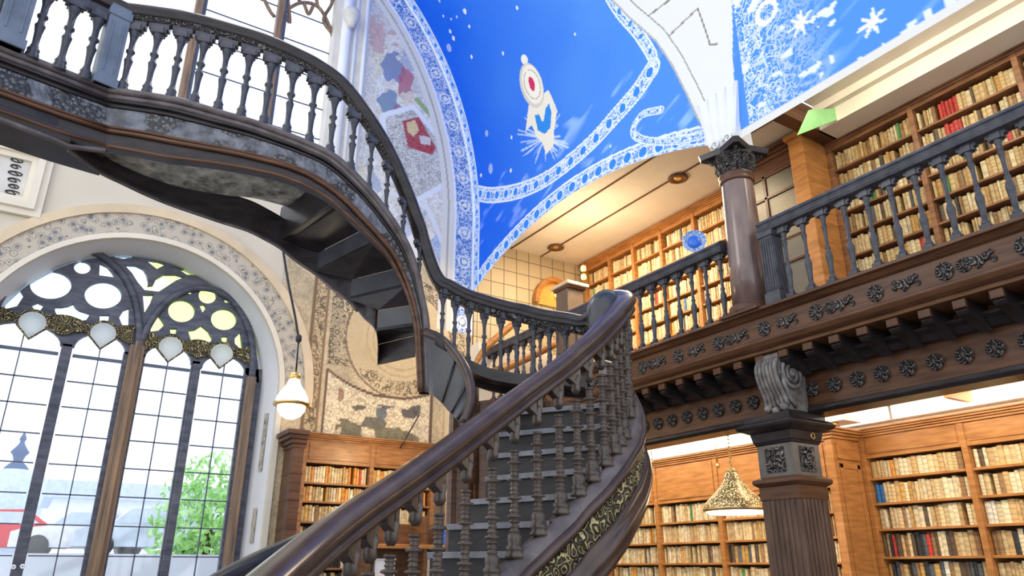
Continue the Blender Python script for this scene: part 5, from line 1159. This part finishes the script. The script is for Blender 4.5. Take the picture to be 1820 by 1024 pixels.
MB().lathe([(.155, zt-.70*H_), (.15, zt-.8*H_), (.11, zt-.92*H_), (.05, zt-.985*H_), (.003, zb)], cn, 28).build('lower_bowl', BULB, pd)
# pierced brass lantern
YL = 6.3; q = onX(1302, 855, 7.3); c = Vector((q.x, q.y, 0)); s = 1.0
z = lambda py: onX(1302, py, 7.3).z
ln_ = empty('brass_lantern', (q.x, q.y, z(915)), 'pierced brass bell-shaped lantern hanging on a chain left of the square column', 'pendant lamp')
PB, nt, b = nmat('pierced_brass'); tc = N(nt, 'ShaderNodeTexCoord'); vo = N(nt, 'ShaderNodeTexVoronoi', Scale=55.); nt.links.new(tc.outputs['Object'], vo.inputs['Vector'])
nt.links.new(ramp(nt, vo.outputs['Distance'], [(.28, (1., .85, .5)), (.42, (.42, .28, .11))]), b.inputs['Base Color']); b.inputs['Metallic'].default_value = .5; b.inputs['Roughness'].default_value = .35
nt.links.new(ramp(nt, vo.outputs['Distance'], [(.25, (1., .75, .35)), (.34, (0, 0, 0))]), b.inputs['Emission Color']); b.inputs['Emission Strength'].default_value = 1.6
rr = .50*(1395/ (math.hypot(q.x, q.y)*1.0))/1395*math.hypot(q.x, q.y)
k_ = math.hypot(q.x, q.y)/1340
MB().lathe([(6*k_, z(836)), (11*k_, z(842)), (14*k_, z(852)), (20*k_, z(862)), (30*k_, z(874)), (42*k_, z(886)), (50*k_, z(896)), (53*k_, z(903)), (52*k_, z(906))], c, 32).build('bell', PB, ln_)
MB().lathe([(51*k_, z(903)), (54*k_, z(905)), (53*k_, z(909)), (50*k_, z(910))], c, 32).build('rim_band', BRASS, ln_)
MB().lathe([(51*k_, z(909)), (47*k_, z(912)), (44*k_, z(914)), (3*k_, z(915))], c, 32).build('diffuser', BULB, ln_)
MB().lathe([(3*k_, z(832)), (8*k_, z(834)), (10*k_, z(838)), (6*k_, z(842))], c, 16).build('finial', BRASS, ln_)
m = MB(); zz = z(834)
while zz < 3.14:
    for ph in (0, 1):
        L = [Vector((c.x+(.018*math.cos(t) if ph == 0 else 0), c.y+(.018*math.cos(t) if ph else 0), zz+.03+.03*math.sin(t))) for t in np.linspace(0, 2*PI, 9)]; m.tube(L, .005, 5); zz += .045
m.build('chain', BRASS, ln_)
for px, y0_, y1_ in ((1158, 800, 826), (1275, 803, 832), (1705, 698, 722)):
    pass
for px, py, lab in ((1158, 812, 'short hanging chain hook above the leftmost lower bay'), (1275, 818, 'short hanging chain hook left of the brass lantern')):
    p = onX(px, py, 8.4); e = tag(MB().tube([Vector((p.x, p.y, p.z-.08)), Vector((p.x, p.y, 3.62))], .010, 6).lathe([(.003, p.z-.12), (.03, p.z-.1), (.03, p.z-.06), (.003, p.z-.03)], (p.x, p.y, 0), 8).build('hanging_hook', BRASS), lab, 'hook')
p = onX(1706, 708, 9.1); tag(MB().box((p.x-.3, p.y-.03, p.z-.03), (p.x+.35, p.y+.03, p.z+.12)).build('wooden_bracket', OAK), 'small brown bracket on the lit wall above the lower right bookcase', 'bracket')
p = onX(1483, 752, 8.7); e = empty('wall_light', p, 'small white box light with ornate drop beside the square column capital', 'wall light')
MB().box((p.x-.1, p.y-.2, p.z), (p.x+.3, p.y+.2, p.z+.08)).build('housing', WHITEC, e, .01); MB().lathe([(.003, -.07), (.05, -.04), (.06, 0)], (p.x-.02, p.y, p.z), 12).build('drop', BRASS, e)
# glowing strip under the gallery ceiling
for k, (ya, yb) in enumerate(((.5, 5.36), (5.5, 10.9))):
    e = empty('strip_light', (9.4, ya, 3.5), ('long glowing strip light above the lower right bookcase', 'long glowing strip light above the bookcase with the lantern')[k], 'strip light')
    hs = MB().box((9.36, ya-.05, 3.42), (9.49, yb+.05, 3.60)).build('housing', WHITEC, e); MB().box((9.335, ya, 3.43), (9.362, yb, 3.59)).build('diffuser', GLOW, hs)
# ================================================================== OUTSIDE
GR = plain('outdoor_paving', (.62, .66, .72), .8, scale=.5)
tag(MB().box((-30, 12.6, -.6), (40, 90, -.5)).box((-40, 20, -.5), (60, 90, 1.9)).build('ground', GR), 'pale sunlit paving outside the window', 'ground', kind='structure')
def leafy(name, px, py, Y, r, n, label):
    c = onY(px, py, Y); e = empty(name, (c.x, Y, 1.9), label, 'tree'); MB().tube([Vector((c.x, Y, 1.85)), Vector((c.x, Y, c.z))], .12, 8).build('trunk', BROWN, e)
    m = MB()
    for k in range(n):
        d = Vector((R.gauss(0, 1), R.gauss(0, 1), R.gauss(0, 1))).normalized()*r*R.random()**.4; p = c+Vector((d.x, d.y, d.z*1.35)); s = R.uniform(.08, .16)
        a = Vector((R.gauss(0, 1), R.gauss(0, 1), R.gauss(0, 1))).normalized()*s; b = a.orthogonal().normalized()*s*.6
        m.add([p-a, p-b, p+a, p+b], [(0, 1, 2, 3)])
    m.build('foliage', LEAF, e)
leafy('tree', 372, 935, 22, 1.5, 1500, 'bright green tree seen through the right window light')
PW = plain('pale_render', (.86, .89, .94), .8, noise=.05); PR = plain('blue_grey_roof', (.55, .64, .78), .8)
bd = empty('building', (0, 42, 1.9), 'long pale building with a blue-grey roof outside the window', 'building')
c0, c1 = onY(95, 885, 42), onY(330, 890, 42)
MB().box((c0.x, 42, 1.9), (c1.x+2, 50, c0.z)).build('wall', PW, bd); MB().box((c0.x-.4, 41.5, c0.z), (c1.x+2.4, 50, c0.z+.8)).build('roof', PR, bd)
for k in range(9): MB().box((c0.x+.8+k*1.6, 41.9, 2.7), (c0.x+1.5+k*1.6, 42, 3.8)).build('window', PR, bd)
tw = empty('tower', (0, 60, 0), 'distant dark tiered tower at the far left through the window', 'tower'); c = onY(26, 845, 60); k_ = math.hypot(c.x, 60)/1395
MB().lathe([(46*k_, 1.9), (46*k_, c.z-1.4), (44*k_, c.z-.2), (38*k_, c.z+.2), (.01, c.z+.5)], (c.x, 60, 0), 16).build('hill', PR, tw)
MB().lathe([(12*k_, c.z), (19*k_, c.z+.3), (12*k_, c.z+.7), (6*k_, c.z+.9), (9*k_, c.z+1.3), (13*k_, c.z+1.5), (5*k_, c.z+2.0), (3*k_, c.z+2.2), (5*k_, c.z+2.4), (.5*k_, c.z+2.9)], (c.x, 60, 0), 16).build('pagoda_roofs', plain('tower_slate', (.06, .12, .25), .8), tw)
def car(name, px, py, Y, mat, label, L=4.2, rz=0):
    c = onY(px, py, Y); g = 1.9; e = empty(name, (c.x, Y, g), label, 'car'); pr = [(-.5, .25), (-.5, .62), (-.42, .72), (-.28, .78), (-.16, 1.18), (.18, 1.22), (.33, .85), (.47, .74), (.5, .5), (.5, .25)]
    zz = [(c.x+a*L, g+b_*1.2) for a, b_ in pr]
    curve_plate('body', [zz], 1.7, mat, XZ(Y), e, .05)
    for a in (-.32, .31): MB().lathe([(.33, -.9), (.33, .9)], (c.x+a*L, Y, g+.33), 20, 'y').build('wheel', BLACK, e)
    curve_plate('side_window', [[(c.x-.24*L, g+.98), (c.x-.14*L, g+1.36), (c.x+.16*L, g+1.38), (c.x+.27*L, g+1.04)]], 1.74, PR, XZ(Y), e)
car('car', -10, 955, 30, REDP, 'red car parked outside at the lower left of the window')
car('car', 150, 965, 29, WHITEC, 'white car parked outside between the left window lights'); car('car', 262, 960, 27, plain('silver_blue_paint', (.55, .62, .72), .3), 'silver car parked outside beyond the centre mullion')
# ================================================================== LIGHT
w = bpy.data.worlds.new('World'); bpy.context.scene.world = w; w.use_nodes = True; nt = w.node_tree; bg = nt.nodes['Background']
tc = N(nt, 'ShaderNodeTexCoord'); sx = N(nt, 'ShaderNodeSeparateXYZ'); nt.links.new(tc.outputs['Generated'], sx.inputs[0])
nt.links.new(ramp(nt, sx.outputs[2], [(.0, (.86, .92, 1)), (.25, (.93, .96, 1)), (.8, (.85, .91, 1))]), bg.inputs[0]); bg.inputs[1].default_value = 1.3
def light(kind, name, loc, power, color, size=.3, rot=None, sy=None, look=None, spread=None):
    L = bpy.data.lights.new(name, kind); L.energy = power; L.color = color
    if kind == 'AREA':
        L.size = size
        if sy: L.shape = 'RECTANGLE'; L.size = sy; L.size_y = size
        if spread: L.spread = spread
    elif kind == 'POINT': L.shadow_soft_size = size
    elif kind == 'SUN': L.angle = size
    o = bpy.data.objects.new(name, L); COL.objects.link(o); o.location = loc
    if look is not None: o.rotation_euler = (Vector(look)-Vector(loc)).to_track_quat('-Z', 'Y').to_euler()
    elif rot: o.rotation_euler = rot
    return o
WARM = (1, .80, .55); WW = (1, .88, .72)
light('AREA', 'strip_glow', (8.0, 3.0, 3.55), 55, WW, .3, sy=4.2, look=(9.3, 3.0, 2.0)); light('AREA', 'strip_glow', (7.7, 8.2, 3.55), 60, WW, .3, sy=5.2, look=(8.9, 8.2, 2.0))
light('POINT', 'pendant_glow', (lt.x, lt.y-.05, (zt+zb)/2), 25, WARM, .15); light('POINT', 'lantern_glow', (q.x, q.y, z(925)), 25, WARM, .1)
light('AREA', 'gallery_ceiling_lamp', (7.6, 8.6, 7.6), 130, WARM, .6, sy=3.5, look=(8.2, 8.6, 0)); light('AREA', 'gallery_ceiling_lamp', (7.2, 3.2, 7.7), 75, WW, .6, sy=3.5, look=(9, 3.2, 5))
light('POINT', 'gallery_lamp', (7.6, 9.4, 6.6), 60, WARM, .25)
light('POINT', 'back_case_fill', (4.4, 9.9, 3.3), 45, (1, .72, .38), .2)  # warm point light before the back bookcase; no fixture stands there
light('POINT', 'hall_fill', (1.0, 6.5, 7.5), 120, (1, .97, .93), .9)  # unseen fill light added high in the hall; no chandelier hangs here
# ------------------------------------------------------------------ CAMERA
cam = bpy.data.cameras.new('camera'); cam.sensor_width = 36; cam.lens = F/1820*36; cam.clip_end = 500
co = bpy.data.objects.new('camera', cam); COL.objects.link(co); co.location = (0, 0, CZ); co.rotation_euler = (PI/2+PT, 0, -HD); bpy.context.scene.camera = co
sc = bpy.context.scene; sc.view_settings.view_transform = 'Standard'; sc.view_settings.look = 'None'; sc.view_settings.exposure = .5; sc.view_settings.gamma = 1; sc.view_settings.use_curve_mapping = False
sc.cycles.max_bounces = 6; sc.cycles.use_denoising = True
